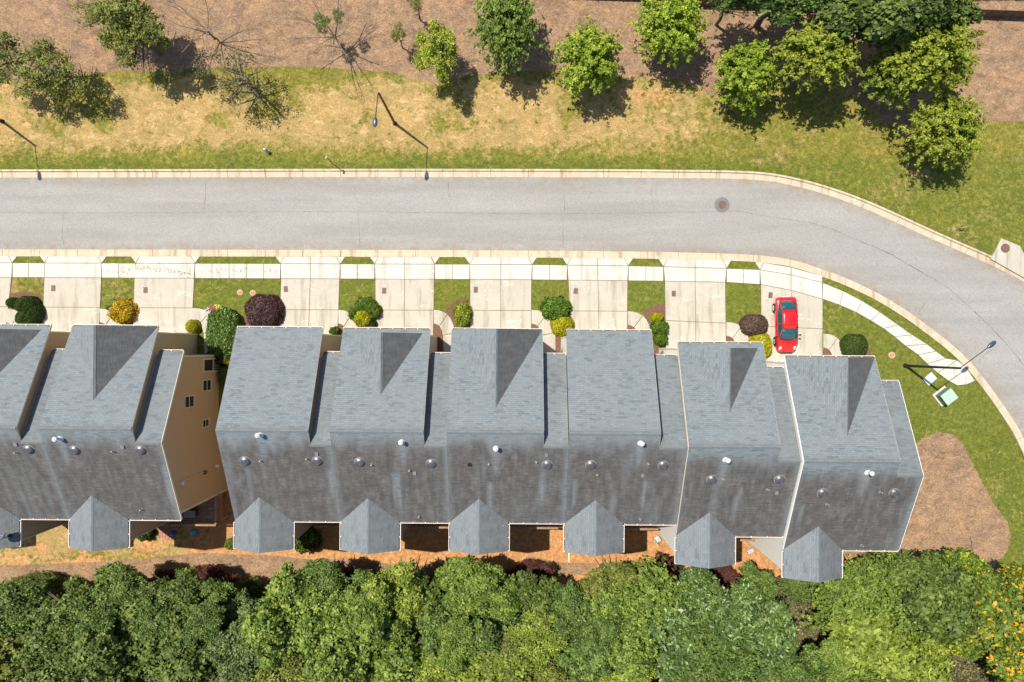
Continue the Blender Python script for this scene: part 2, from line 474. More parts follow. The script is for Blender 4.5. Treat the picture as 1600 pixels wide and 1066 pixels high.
M['cyanp'] = simple('cyan_plastic', (0.03, 0.42, 0.62), 0.35)
M['lightgrey'] = simple('light_grey_metal', (0.50, 0.52, 0.55), 0.4, metal=0.2)
M['grey'] = simple('grey_vinyl', (0.18, 0.18, 0.19), 0.6)
M['lamp_clear'] = simple('headlight_lens', (0.45, 0.50, 0.55), 0.1)
M['lamp_red'] = simple('tail_lens', (0.35, 0.01, 0.01), 0.15)
def carpaint():
    t = NT('red_car_paint'); t.col((0.60, 0.006, 0.008)).rough(0.32)
    t.bsdf.inputs['Coat Weight'].default_value = 0.8; t.bsdf.inputs['Coat Roughness'].default_value = 0.06
    return t.m
M['red'] = carpaint()

# leaf materials
L = {}
L['olive'] = mat_leaf('olive_leaves', ((0.045, 0.058, 0.009), (0.100, 0.118, 0.018), (0.185, 0.195, 0.034)))
L['mid'] = mat_leaf('mid_green_leaves', ((0.024, 0.048, 0.008), (0.062, 0.103, 0.017), (0.130, 0.180, 0.034)))
L['fresh'] = mat_leaf('fresh_green_leaves', ((0.040, 0.070, 0.009), (0.092, 0.140, 0.018), (0.180, 0.225, 0.036)))
L['yellowgreen'] = mat_leaf('yellow_green_leaves', ((0.060, 0.088, 0.009), (0.125, 0.165, 0.018), (0.215, 0.255, 0.036)), (0.35, 0.30, 0.03), 0.06)
L['lime'] = mat_leaf('lime_green_leaves', ((0.065, 0.105, 0.006), (0.145, 0.205, 0.013), (0.27, 0.32, 0.028)))
L['gold'] = mat_leaf('golden_green_leaves', ((0.075, 0.100, 0.008), (0.165, 0.200, 0.016), (0.29, 0.32, 0.032)))
L['dark'] = mat_leaf('dark_green_leaves', ((0.028, 0.044, 0.007), (0.062, 0.092, 0.014), (0.120, 0.155, 0.028)))
L['blue'] = mat_leaf('pale_blue_green_leaves', ((0.032, 0.056, 0.014), (0.074, 0.110, 0.028), (0.15, 0.195, 0.060)))
L['glossy'] = mat_leaf('glossy_green_leaves', ((0.026, 0.054, 0.009), (0.064, 0.108, 0.020), (0.13, 0.185, 0.045)), (0.22, 0.28, 0.10), 0.08, rough=0.4, spec=0.5, wf=0.1)
L['fleck'] = mat_leaf('green_leaves_with_orange', ((0.030, 0.062, 0.007), (0.075, 0.120, 0.012), (0.15, 0.19, 0.022)), (0.46, 0.21, 0.012), 0.24, wf=0.3)
L['fleck2'] = mat_leaf('green_leaves_with_yellow', ((0.035, 0.065, 0.007), (0.085, 0.130, 0.012), (0.17, 0.21, 0.022)), (0.40, 0.31, 0.015), 0.18, wf=0.3)
L['brown'] = mat_leaf('brown_olive_leaves', ((0.040, 0.042, 0.014), (0.085, 0.085, 0.028), (0.19, 0.155, 0.068)))
L['redbrown'] = mat_leaf('red_brown_leaves', ((0.030, 0.010, 0.008), (0.060, 0.020, 0.014), (0.10, 0.04, 0.022)))
L['shrub_green'] = mat_leaf('clipped_green_leaves', ((0.030, 0.070, 0.006), (0.070, 0.130, 0.010), (0.12, 0.19, 0.020)), trans=0.2)
L['shrub_dark'] = mat_leaf('clipped_dark_leaves', ((0.020, 0.045, 0.006), (0.045, 0.085, 0.010), (0.08, 0.12, 0.020)), trans=0.2)
L['shrub_yellow'] = mat_leaf('clipped_yellow_leaves', ((0.22, 0.22, 0.006), (0.42, 0.40, 0.010), (0.60, 0.56, 0.02)), trans=0.25)
L['shrub_orange'] = mat_leaf('golden_orange_leaves', ((0.25, 0.16, 0.006), (0.50, 0.36, 0.012), (0.62, 0.50, 0.02)), (0.50, 0.14, 0.03), 0.18, trans=0.25)
L['shrub_wine'] = mat_leaf('dark_wine_leaves', ((0.030, 0.012, 0.014), (0.065, 0.030, 0.030), (0.13, 0.065, 0.055)), trans=0.1)
L['shrub_brown'] = mat_leaf('dull_brown_leaves', ((0.055, 0.032, 0.022), (0.10, 0.065, 0.045), (0.17, 0.115, 0.08)), trans=0.1)
L['flower'] = mat_leaf('leaves_with_white_blossom', ((0.025, 0.060, 0.006), (0.065, 0.125, 0.012), (0.12, 0.18, 0.025)), (0.52, 0.50, 0.30), 0.13, trans=0.2, wf=.6)

# ------------------------------------------------------------------ survey of the kerb lines (photo pixels)
def px_poly(pts): return pts
ROAD_N = [(-700, 279), (0, 278), (300, 277.5), (600, 277), (900, 277.5), (1050, 278.5), (1150, 280), (1200, 283.5), (1250, 293), (1300, 307.5),
          (1350, 326), (1400, 348), (1450, 371), (1500, 393), (1541, 411), (1600, 440.5), (1680, 488), (1780, 560), (1900, 690), (1990, 900), (2030, 1300)]
ROAD_S = [(-700, 389), (0, 390), (300, 390.3), (600, 390.7), (800, 391.7), (1000, 393.5), (1100, 395.5), (1160, 397.5), (1200, 400.5), (1242, 407.5), (1284, 421), (1317, 433),
          (1369, 457), (1417, 486), (1453, 512), (1490, 541), (1521, 571.5), (1552, 611), (1577, 647), (1597, 680), (1640, 780), (1670, 900), (1690, 1300)]

def catmull(pts, step):
    out = []
    n = len(pts)
    for i in range(n - 1):
        p0 = Vector(pts[max(0, i - 1)]); p1 = Vector(pts[i]); p2 = Vector(pts[i + 1]); p3 = Vector(pts[min(n - 1, i + 2)])
        d = (p2 - p1).length
        t0 = (p2 - p0); t1 = (p3 - p1)
        if t0.length: t0 = t0.normalized() * d
        if t1.length: t1 = t1.normalized() * d
        k = max(1, int(d / step))
        for j in range(k):
            t = j / k
            h1 = 2 * t ** 3 - 3 * t ** 2 + 1; h2 = t ** 3 - 2 * t ** 2 + t; h3 = -2 * t ** 3 + 3 * t ** 2; h4 = t ** 3 - t ** 2
            out.append(h1 * p1 + h2 * t0 + h3 * p2 + h4 * t1)
    out.append(Vector(pts[-1]))
    return out
def resample(pts, step):
    out = [pts[0].copy()]; acc = 0
    for a, b in zip(pts[:-1], pts[1:]):
        L_ = (b - a).length; d = step - acc
        while d <= L_:
            out.append(a + (b - a) * (d / L_)); d += step
        acc = (acc + L_) % step if L_ >= step - acc else acc + L_
    out.append(pts[-1].copy())
    return out
def normals(pts):
    out = []
    for i in range(len(pts)):
        d = pts[min(len(pts) - 1, i + 1)] - pts[max(0, i - 1)]
        d.normalize(); out.append(Vector((-d.y, d.x)))
    return out
roadN = resample(catmull([P(*p) for p in ROAD_N], 0.6), 0.61)
roadS = resample(catmull([P(*p) for p in ROAD_S], 0.6), 0.61)
nN = normals(roadN); nS = normals(roadS)   # nN points to +Y side (lawn) ; nS points to +Y side (road)

# ------------------------------------------------------------------ the ground
northpoly = [(p.x + n.x * 0.80, p.y + n.y * 0.80) for p, n in zip(roadN, nN)]
northpoly = northpoly + [(400, northpoly[-1][1]), (400, 400), (-400, 400), (-400, northpoly[0][1])]
def drop(x, y):
    """rear gardens lie about two metres lower than the street"""
    s = -y
    return -1.95 * sstep(s, 5.0, 11.0) * (1 - 0.85 * sstep(x, 24.5, 34.0)) - 1.2 * sstep(s, 18, 30) * (1 - sstep(x, 20, 36))
def zg(x, y):
    return float(drop(x, y))
STRAW = [
    [(-900, 118), (-60, 125), (10, 128), (60, 124), (110, 118), (180, 112), (260, 110), (330, 106), (440, 104), (520, 106), (560, 112), (610, 112), (640, 122), (680, 130), (730, 118),
     (760, 116), (800, 112), (860, 110), (930, 118), (985, 121), (1030, 120), (1065, 126), (1095, 138), (1112, 150), (1150, 135), (1200, 118), (1235, 128), (1255, 140), (1290, 128),
     (1320, 140), (1350, 160), (1385, 190), (1410, 212), (1440, 225), (1470, 215), (1500, 196), (1540, 190), (1600, 190), (2300, 190), (2300, -900), (-900, -900)],
    [(1425, 700), (1445, 682), (1466, 675), (1488, 678), (1503, 692), (1515, 715), (1530, 745), (1552, 785), (1574, 815), (1580, 838), (1574, 862), (1556, 880), (1540, 1000), (1200, 1000), (1300, 880), (1350, 862), (1385, 860), (1400, 800), (1420, 740)],
    [(-600, 885), (0, 884), (60, 882), (130, 880), (170, 876), (230, 873), (270, 868), (320, 864), (360, 866), (430, 868), (480, 874), (540, 874), (590, 880), (650, 884), (700, 880), (760, 896), (800, 940), (760, 1000), (-600, 1000)],
    [(825, 868), (880, 880), (940, 880), (900, 900), (840, 905), (805, 890)],
]
MULCH = [
    [(17, 460), (30, 456), (50, 457), (66, 460), (66, 512), (20, 512), (12, 480)],
    [(170, 480), (180, 470), (195, 466), (209, 467), (207, 512), (192, 512), (176, 500)],
    [(388, 470), (400, 464), (437, 463), (437, 512), (378, 512)],
    [(156, 502), (164, 505), (168, 513), (152, 513)],
    [(548, 486), (556, 476), (568, 468), (586, 466), (587, 512), (562, 512), (556, 498)],
    [(527, 505), (534, 508), (540, 513), (544, 530), (528, 530)],
    [(694, 487), (704, 474), (718, 468), (734, 466), (735, 512), (711, 520), (706, 500)],
    [(677, 504), (687, 509), (692, 518), (694, 552), (678, 552)],
    [(846, 485), (856, 474), (870, 466), (884, 464), (890, 500), (892, 552), (868, 552), (866, 520), (860, 500)],
    [(830, 509), (838, 508), (844, 512), (846, 520), (830, 520)],
    [(1003, 487), (1016, 480), (1030, 475), (1040, 474), (1040, 500), (1037, 530), (1032, 552), (1019, 556), (1019, 520), (1014, 502)],
    [(981, 510), (990, 508), (995, 513), (995, 520), (981, 520)],
    [(1150, 504), (1160, 498), (1172, 492), (1189, 492), (1190, 560), (1168, 560), (1164, 520)],
    [(1134, 527), (1142, 526), (1149, 533), (1150, 545), (1134, 545)],
    [(1318, 528), (1330, 522), (1345, 523), (1356, 536), (1362, 558), (1322, 560)],
    [(1284, 548), (1291, 544), (1298, 550), (1301, 560), (1284, 560)],
    [(322, 484), (345, 478), (368, 490), (378, 520), (374, 600), (340, 600), (326, 555)],
    [(800, 800), (801, 800), (801, 801)],
]
def build_ground():
    dense_x = np.arange(-44, 44.01, 0.25); dense_y = np.arange(-32, 32.01, 0.25)
    out = np.array([46, 49, 53, 58, 65, 75, 90, 110, 140, 190, 260, 400.0])
    xs = np.concatenate([-out[::-1], dense_x, out]); out2 = np.array([34, 37, 41, 47, 56, 70, 90, 120, 170, 260, 400.0])
    ys = np.concatenate([-out2[::-1], dense_y, out2])
    X, Y = np.meshgrid(xs, ys)
    Xf = X.ravel(); Yf = Y.ravel()
    Z = drop(Xf, Yf)
    nd = sdist(Xf, Yf, northpoly)
    Z = Z + np.where(nd > 0, 0.12, 0.0)
    Z = Z + 0.05 * (fbm(Xf, Yf, 3.0, 2) - 0.5) * np.where(nd > 0.4, 1, 0.2)
    # the bank behind the trees rises gently
    Z = Z + 1.0 * sstep(Yf, 22, 40)
    px = NX + Xf * F / (H - Z); py = NY - Yf * F / (H - Z)
    nn = fbm(Xf, Yf, 3.5, 5) - 0.5
    n2 = fbm(Xf, Yf, 1.3, 9) - 0.5
    north = (nd > 0)
    # dry lawn north of the street
    dry_n = sstep(py, 108, 150) * (1 - sstep(py + nn * 50, 205, 256)) * (1 - 0.95 * sstep(px + nn * 200, 980, 1180))
    dry_n = dry_n * (0.60 + 2.2 * nn + 1.0 * n2) + 0.08
    dry_n = np.where(px > 1000, dry_n + 0.0 + 0.22 * sstep(nn, 0, 0.2), dry_n)
    # paler bare band
    dry_n += 0.30 * np.exp(-((py - 212 - 12 * np.sin(px / 90)) / 17) ** 2) * (1 - sstep(px, 850, 1050))
    # rear gardens
    rear = (py > 700) & (px < 1380)
    dry_r = np.where(rear, 0.62 + nn * 1.6, 0)
    clay_r = np.where(rear, sstep(px + 200 * nn, 230, 460) * 0.95 + 0.28 + n2 * 0.8 + 0.1, 0)
    clay_n = 0.55 * np.exp(-(((px - 1020) / 75) ** 2 + ((py - 150) / 24) ** 2)) + 0.5 * np.exp(-(((px - 15) / 45) ** 2 + ((py - 222) / 10) ** 2)) \
        + 0.46 * np.exp(-(((px - 640) / 40) ** 2 + ((py - 150) / 16) ** 2))
    front = (~north) & (~rear)
    dry_f = np.where(front, 0.02 + nn * 0.6, 0)
    dry_f = np.where(front & (px < 215) & (py > 430) & (py < 470), 0.22 + nn, dry_f)
    dry = np.where(north, dry_n, dry_r + dry_f)
    clay = np.where(north, clay_n * 1.0, clay_r)
    lush = np.where(front, 0.85, 0.25) + nn * 0.5
    lush = np.where(north, 0.25 + 0.5 * sstep(py, 235, 255) + nn * 0.8, lush)
    straw = np.full(Xf.shape, -1e9)
    for p in STRAW: straw = np.maximum(straw, sdist(px, py, p))
    straw = np.clip(straw / 30.0, -0.5, 0.5) + 0.5
    mul = np.full(Xf.shape, -1e9)
    for p in MULCH: mul = np.maximum(mul, sdist(px, py, p))
    mul = np.clip(mul / 30.0, -0.5, 0.5) + 0.5
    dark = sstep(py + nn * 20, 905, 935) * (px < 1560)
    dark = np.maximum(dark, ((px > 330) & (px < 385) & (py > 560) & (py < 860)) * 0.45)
    dark = np.maximum(dark, (1 - sstep(py, -10, 14)) * sstep(px, 1100, 1180))  # tree shade behind the fence, painted into the ground colour
    # meadow and woods beyond the frame
    me = bpy.data.meshes.new('ground')
    nx, ny = len(xs), len(ys)
    co = np.stack([Xf, Yf, Z], 1).astype(np.float32)
    me.vertices.add(nx * ny); me.vertices.foreach_set('co', co.ravel())
    i = np.arange(nx - 1)[None, :] + np.arange(ny - 1)[:, None] * nx
    q = np.stack([i, i + 1, i + nx + 1, i + nx], -1).reshape(-1, 4)
    me.loops.add(q.size); me.loops.foreach_set('vertex_index', q.ravel().astype(np.int32))
    me.polygons.add(len(q)); me.polygons.foreach_set('loop_start', (np.arange(len(q)) * 4).astype(np.int32))
    me.polygons.foreach_set('loop_total', np.full(len(q), 4, np.int32))
    me.update(calc_edges=True)
    for nm, (a, b, c) in {'soil': (dry, clay, lush), 'litter_shade': (straw, mul, dark)}.items():
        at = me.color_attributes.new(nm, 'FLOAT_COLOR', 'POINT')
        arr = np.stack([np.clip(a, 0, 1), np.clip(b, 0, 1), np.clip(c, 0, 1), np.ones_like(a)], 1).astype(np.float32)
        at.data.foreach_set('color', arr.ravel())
    me.polygons.foreach_set('use_smooth', np.ones(len(q), bool))
    o = link('ground', me, M['ground'])
    tag(o, kind='structure')
    global GX, GY, GZ
    return o
build_ground()
_nsd = lambda x, y: float(sdist(np.array([x]), np.array([y]), northpoly)[0])
def gz(x, y):
    return zg(x, y) + (0.12 if (y > 5 or x > 25) and _nsd(x, y) > 0 else 0) + float(1.0 * sstep(y, 22, 40))
def G(px, py, up=0.0):
    """ground point under a picture position"""
    z = 0.0
    for _ in range(6):
        x, y = P(px, py, z + up); z = gz(x, y)
    return (x, y, z)

# ------------------------------------------------------------------ street
def build_road():
    mb_v = []; n = min(len(roadN), len(roadS))
    # strips across the road
    A = [roadN[int(i * (len(roadN) - 1) / 259)] for i in range(260)]
    ia = 0
    K = 8; V = []; E = []
    # pair by nearest arclength fraction in x until the bend
    B = []
    for a in A:
        B.append(min(roadS, key=lambda q: (q - a).length))
    for j, (a, b) in enumerate(zip(A, B)):
        for k in range(K + 1):
            t = k / K
            p = a.lerp(b, t); V.append((p.x, p.y, 0.018 + 0.03 * math.sin(math.pi * t)))
            E.append(1.0 if k in (0, K) else (0.15 if k in (1, K - 1) else 0.0))
    Fc = []
    for j in range(len(A) - 1):
        for k in range(K):
            i = j * (K + 1) + k
            Fc.append((i, i + 1, i + K + 2, i + K + 1))
    me = bpy.data.meshes.new('road'); me.from_pydata(V, [], Fc); 
    at = me.attributes.new('edge', 'FLOAT', 'POINT'); at.data.foreach_set('value', np.array(E, np.float32))
    o = link('road', me, M['road']); tag(o, kind='structure')
    bm = bmesh.new(); bm.from_mesh(me); bmesh.ops.recalc_face_normals(bm, faces=bm.faces)
    if sum(f.normal.z for f in bm.faces) < 0: bmesh.ops.reverse_faces(bm, faces=bm.faces)
    bm.to_mesh(me); bm.free()
    return o
road = build_road()

def ribbon(name, pts, w, z, mat, parent, jitter=0.0, rnd=random):
    pts = [Vector(P(*p)) for p in pts]
    pts = resample(catmull([(p.x, p.y) for p in pts], 0.4), 0.35)
    if jitter:
        pts = [p + Vector((rnd.uniform(-jitter, jitter), rnd.uniform(-jitter, jitter))) for p in pts]
    ns = normals(pts); mb = MB()
    for i in range(len(pts) - 1):
        wa = w * rnd.uniform(0.25, 1.0); 
        a, b = pts[i], pts[i + 1]; na, nb = ns[i], ns[i + 1]
        mb.poly([(a.x - na.x * wa, a.y - na.y * wa, z), (b.x - nb.x * wa, b.y - nb.y * wa, z), (b.x + nb.x * wa, b.y + nb.y * wa, z), (a.x + na.x * wa, a.y + na.y * wa, z)])
    return mb.build(name, mat, parent)
for pts, w in [([(1345, 378), (1380, 392), (1430, 420), (1480, 450), (1530, 495), (1570, 535), (1610, 585)], 0.022),
               ([(880, 300), (882, 330), (879, 360), (881, 390)], 0.010), ([(320, 280), (322, 300), (318, 330)], 0.008),
               ([(1150, 330), (1210, 340), (1280, 352), (1345, 378)], 0.012), ([(1434, 492), (1442, 478), (1448, 470)], 0.012),
               ([(1429, 420), (1432, 408), (1430, 402)], 0.012), ([(-20, 332), (200, 333), (500, 331), (800, 334), (1000, 333), (1150, 330)], 0.009),
               ([(1020, 279), (1018, 300), (1022, 330)], 0.008), ([(1254, 385), (1250, 402)], 0.010), ([(1524, 568), (1540, 552), (1552, 545)], 0.012),
               ([(700, 280), (702, 310)], 0.007), ([(100, 332), (98, 360), (101, 389)], 0.007), ([(560, 332), (563, 389)], 0.007)]:
    ribbon('crack', pts, w, 0.056, M['crack'], road, 0.03)

def kerb_line(name, line, ns, side, high):
    root = empty(name, kind='structure')
    # cross profile: offset away from the road, height
    if high:
        prof = [(0.0, 0.022), (0.02, 0.030), (0.42, 0.045), (0.455, 0.075), (0.48, 0.165), (0.50, 0.175), (0.63, 0.175), (0.64, 0.165), (0.64, -0.1)]
    else:
        prof = [(0.0, 0.030), (0.02, 0.036), (0.22, 0.030), (0.30, 0.036), (0.42, 0.058), (0.57, 0.064), (0.575, -0.1)]
    seg = 5; i = 0
    while i + seg < len(line):
        mb = MB(); rows = []
        for k in range(seg + 1):
            p = line[i + k].copy(); n = ns[i + k] * side
            if k == 0: p = p.lerp(line[i + 1], 0.025)
            if k == seg: p = p.lerp(line[i + seg - 1], 0.025)
            rows.append([(p.x + n.x * o, p.y + n.y * o, z + (gz(p.x, p.y) if abs(p.y) > 99 else 0)) for o, z in prof])
        for a, b in zip(rows[:-1], rows[1:]):
            for k in range(len(prof) - 1):
                q = [a[k], b[k], b[k + 1], a[k + 1]]
                mb.poly(q if side > 0 else q[::-1])
        for r in (rows[0], rows[-1]):
            mb.poly(r + [(r[0][0], r[0][1], -0.1)])
        c = line[i + seg // 2]
        if -46 < c.x < 46 and -30 < c.y < 34:
            o = mb.build('kerb_section', M['gutter_pan'], root)
        i += seg
    # dark bedding seen in the joints
    mb = MB()
    for i in range(len(line) - 1):
        a, b = line[i], line[i + 1]; na, nb = ns[i] * side, ns[i + 1] * side
        mb.poly([(a.x, a.y, 0.008), (b.x, b.y, 0.008), (b.x + nb.x * .56, b.y + nb.y * .56, 0.008), (a.x + na.x * .56, a.y + na.y * .56, 0.008)])
    mb.build('kerb_bedding', M['joint'], root)
    return root
kerb_line('kerb', roadN, nN, 1, True)
kerb_line('kerb', roadS, nS, -1, False)

def offset_px(line_pts, dx): return line_pts
# ---- pavement slabs.  every slab is given by its corners on the photo
def lerp(a, b, t): return (a[0] + (b[0] - a[0]) * t, a[1] + (b[1] - a[1]) * t)
def interp(poly, x):
    for a, b in zip(poly[:-1], poly[1:]):
        if a[0] <= x <= b[0]:
            t = (x - a[0]) / (b[0] - a[0] + 1e-9); return a[1] + (b[1] - a[1]) * t
    return poly[-1][1]
y_kerb = [(-300, 400), (0, 400.2), (400, 401), (800, 402), (1000, 403.8), (1130, 406.5), (1190, 410), (1240, 418.5), (1290, 433.5)]
y_w1 = [(-300, 410.5), (0, 411), (400, 412.2), (800, 413.5), (1000, 416), (1130, 419.5), (1200, 422.3), (1240, 430.8), (1290, 443)]
y_w2 = [(-300, 433), (0, 433.5), (400, 435.5), (800, 437), (1000, 439), (1130, 441), (1200, 445.5), (1240, 454.6), (1290, 469)]
def shrink(pts, g):
    cx = sum(p[0] for p in pts) / len(pts); cy = sum(p[1] for p in pts) / len(pts)
    # inset a convex polygon by g metres
    n = len(pts); area = sum(pts[i][0] * pts[(i + 1) % n][1] - pts[(i + 1) % n][0] * pts[i][1] for i in range(n))
    if area < 0: pts = pts[::-1]
    ln = []
    for i in range(n):
        a = Vector(pts[i]); b = Vector(pts[(i + 1) % n]); d = (b - a).normalized(); nn = Vector((-d.y, d.x)); ln.append((a + nn * g, d))
    out = []
    for i in range(n):
        a, d = ln[i - 1]; b, e = ln[i]
        den = d.x * e.y - d.y * e.x
        if abs(den) < 0.02: out.append(tuple(b)); continue
        t = ((b.x - a.x) * e.y - (b.y - a.y) * e.x) / den
        q = a + d * t
        if (q - Vector(pts[i])).length > 10 * g + 0.05: q = Vector(pts[i])
        out.append((q.x, q.y))
    return out
slabrnd = random.Random(11)
def slab(parent, pts, mat, name='concrete_slab', top=0.055, gap=0.024):
    w = [P(*p) for p in pts]; w = shrink(w, gap)
    mb = MB(); mb.prism(w, -0.05, top + slabrnd.uniform(-0.004, 0.004))
    return mb.build(name, mat, parent)
def bedding(parent, pts, z=0.036):
    mb = MB(); mb.prism([P(*p) for p in pts], -0.04, z); mb.build('joint_bedding', M['joint'], parent)

sidewalk = empty('sidewalk', kind='structure')
# driveway edges: left and right x at the pavement and at the house end, y at the house
DR = [  # xl(walk top), xl(walk bottom), xl(house), xr..., y_house, y_joint, middle joint?
    ((-70, -71, -78), (20, 19, 8), 528, 479, False),
    ((70.4, 70, 66), (159.5, 159, 155), 522, 480, False),
    ((212.5, 210.5, 208), (305, 304, 299.5), 524, 481, False),
    ((438.5, 439.5, 436.5), (532, 531, 527.5), 528, 484, True),
    ((585.5, 586.5, 587), (679.5, 678.7, 677), 528, 484.5, True),
    ((734, 734.5, 735), (831.5, 830.5, 830), 528, 485, True),
    ((886, 888, 892), (981.6, 980.5, 980), 528, 486, True),
    ((1036.5, 1038.7, 1040), (1135, 1133, 1134.5), 552, 501, True),
    ((1187, 1188.5, 1189), (1284.4, 1285, 1285), 576, 510, True)]
prev = None
for idx, (l, r, yh, yj, mid) in enumerate(DR):
    d = empty('driveway', kind='structure')
    lt, lw, lh = l; rt, rw, rh = r
    k = lambda x: interp(y_kerb, x); a1 = lambda x: interp(y_w1, x); a2 = lambda x: interp(y_w2, x)
    fl = 8.0   # flare of the apron
    last = idx == len(DR) - 1
    if idx == 0: fl = 8
    # apron pieces (splayed wings plus centre)
    cuts = [lt + 1, (lt + rt) / 2, rt - 1] if mid else [lt + 1, rt - 1]
    c0, c1 = lt + 6, (rt - 6 if not last else rt)
    slab(d, [(lt - 8, k(lt)), (c0, k(lt)), (lt, a1(lt))], M['walk'])
    if not last: slab(d, [(c1, k(rt)), (rt + 8, k(rt)), (rt, a1(rt))], M['walk'])
    if mid:
        m = (lt + rt) / 2
        slab(d, [(c0, k(c0)), (m, k(m)), (m, a1(m)), (lt, a1(lt))], M['walk'])
        slab(d, [(m, k(m)), (c1, k(c1)), (rt, a1(rt)), (m, a1(m))], M['walk'])
        slab(d, [(lt, a1(lt)), (m, a1(m)), (m, a2(m)), (lw, a2(lw))], M['walk'])
        slab(d, [(m, a1(m)), (rt, a1(rt)), (rw, a2(rw)), (m, a2(m))], M['walk'])
    else:
        slab(d, [(c0, k(c0)), (c1, k(c1)), (rt, a1(rt)), (lt, a1(lt))], M['walk'])
        slab(d, [(lt, a1(lt)), (rt, a1(rt)), (rw, a2(rw)), (lw, a2(lw))], M['walk'])
    # the drive itself
    yjl, yjr = yj, yj + (4 if idx >= 7 else 0.5)
    tl = (yjl - a2(lw)) / (yh - a2(lw))
    jl = lw + (lh - lw) * tl; jr = rw + (rh - rw) * tl
    if mid:
        m2 = (lw + rw) / 2; mj = (jl + jr) / 2; mh = (lh + rh) / 2
        for pts in ([(lw, a2(lw)), (m2, a2(m2)), (mj, (yjl + yjr) / 2), (jl, yjl)], [(m2, a2(m2)), (rw, a2(rw)), (jr, yjr), (mj, (yjl + yjr) / 2)],
                    [(jl, yjl), (mj, (yjl + yjr) / 2), (mh, yh), (lh, yh)], [(mj, (yjl + yjr) / 2), (jr, yjr), (rh, yh), (mh, yh)]):
            slab(d, pts, M['drive'])
    else:
        slab(d, [(lw, a2(lw)), (rw, a2(rw)), (jr, yjr), (jl, yjl)], M['drive'])
        slab(d, [(jl, yjl), (jr, yjr), (rh, yh), (lh, yh)], M['drive'])
    bedding(d, [(lt, k(lt)), (rt, k(rt)), (rt, a1(rt)), (rw, a2(rw)), (rh, yh), (lh, yh), (lw, a2(lw)), (lt, a1(lt))])
    # sidewalk slabs between this drive and the next
    if idx < len(DR) - 1:
        nl = DR[idx + 1][0]
        x0, x1 = rt, nl[0]; nslab = max(2, int(round((x1 - x0) / 27)))
        for q in range(nslab):
            xa = x0 + (x1 - x0) * q / nslab; xb = x0 + (x1 - x0) * (q + 1) / nslab
            slab(sidewalk, [(xa, a1(xa)), (xb, a1(xb)), (xb, a2(xb)), (xa, a2(xa))], M['walk'], 'sidewalk_slab')
        bedding(sidewalk, [(x0, a1(x0)), (x1, a1(x1)), (x1, a2(x1)), (x0, a2(x0))])
# curved sidewalk beyond the last drive
top = [(1285, 442), (1317, 455), (1346, 470), (1374.5, 488), (1403, 508), (1425, 523.5), (1448, 538), (1462, 549), (1477, 560), (1495, 563)]
bot = [(1285, 467.3), (1312, 477), (1338, 488.5), (1360, 501), (1380, 513.5), (1397, 526), (1414, 540.5), (1434, 554.5), (1448, 568.5), (1464.6, 582.7)]
for i in range(len(top) - 1):
    slab(sidewalk, [top[i], top[i + 1], bot[i + 1], bot[i]], M['walk'], 'sidewalk_slab')
slab(sidewalk, [top[-1], (1507, 572), (1523, 595), (1509.5, 601), (1495.5, 602.4), (1481.5, 595.3), bot[-1]], M['walk'], 'sidewalk_slab')
for i in range(len(top) - 1): bedding(sidewalk, [top[i], top[i + 1], bot[i + 1], bot[i]])

# entry walks
OUT = [(0, 484), (9, 484.6), (17, 487), (24, 491), (30, 497.5), (35, 508), (38, 520), (38.5, 556)]
INN = [(0, 506), (6, 507.5), (10, 510), (14, 516), (16, 524), (17, 556)]
def entry_walk(x0, dy, w=1.0, rtag=''):
    d = empty('entry_path', kind='structure')
    o = [(x0 + a * w, y + dy) for a, y in OUT]; n = [(x0 + a * w, y + dy) for a, y in INN]
    slab(d, [o[0], o[1], o[2], o[3], n[2], n[1], n[0]], M['drive'])
    slab(d, [o[3], o[4], o[5], o[6], n[4], n[3], n[2]], M['drive'])
    slab(d, [o[6], o[7], n[5], n[4]], M['drive'])
    return d
for x0, dy, w in [(9, -2, 1.0), (156, -2, .95), (300, -3, 1.15), (528.5, 0, .9), (677.5, 0, .9), (830, 0, 1.0), (980.3, 2, 1.0), (1134.3, 19, 1.0), (1285.5, 37, 0.95)]:
    entry_walk(x0, dy, w)

# little iron covers set in the drives
for i, (x, y, a) in enumerate([(84, 450.5, 0), (228, 453.5, 0), (447, 452, 8), (600.5, 454.5, 0), (743.5, 453, 0), (899.5, 455, -8), (1052.5, 459, 0), (1203.5, 461.5, -4)]):
    X, Y = P(x, y)
    names = ['far left concrete drive', 'second drive from the left', 'drive beside the wine red bush', 'drive right of the bright yellow bush',
             'drive below the middle of the street', 'drive right of the round yellow bush', 'drive left of the wide brown bush', 'drive behind the red car']
    root = empty('access_cover', (X, Y, 0.06), math.radians(a), 'small rusty rectangular iron cover set in the ' + names[i], 'cover', 'iron covers in the driveways')
    mb = MB(); mb.box(-.17, .17, -.24, .24, -.02, .012); f = mb.build('cover_frame', M['asphalt_patch'], root)
    mb = MB(); mb.box(-.14, .14, -.21, .21, -.01, .018)
    for k in range(5): mb.box(-.12, .12, -.18 + k * .08, -.15 + k * .08, .018, .024)
    mb.build('lid', M['iron'], root)

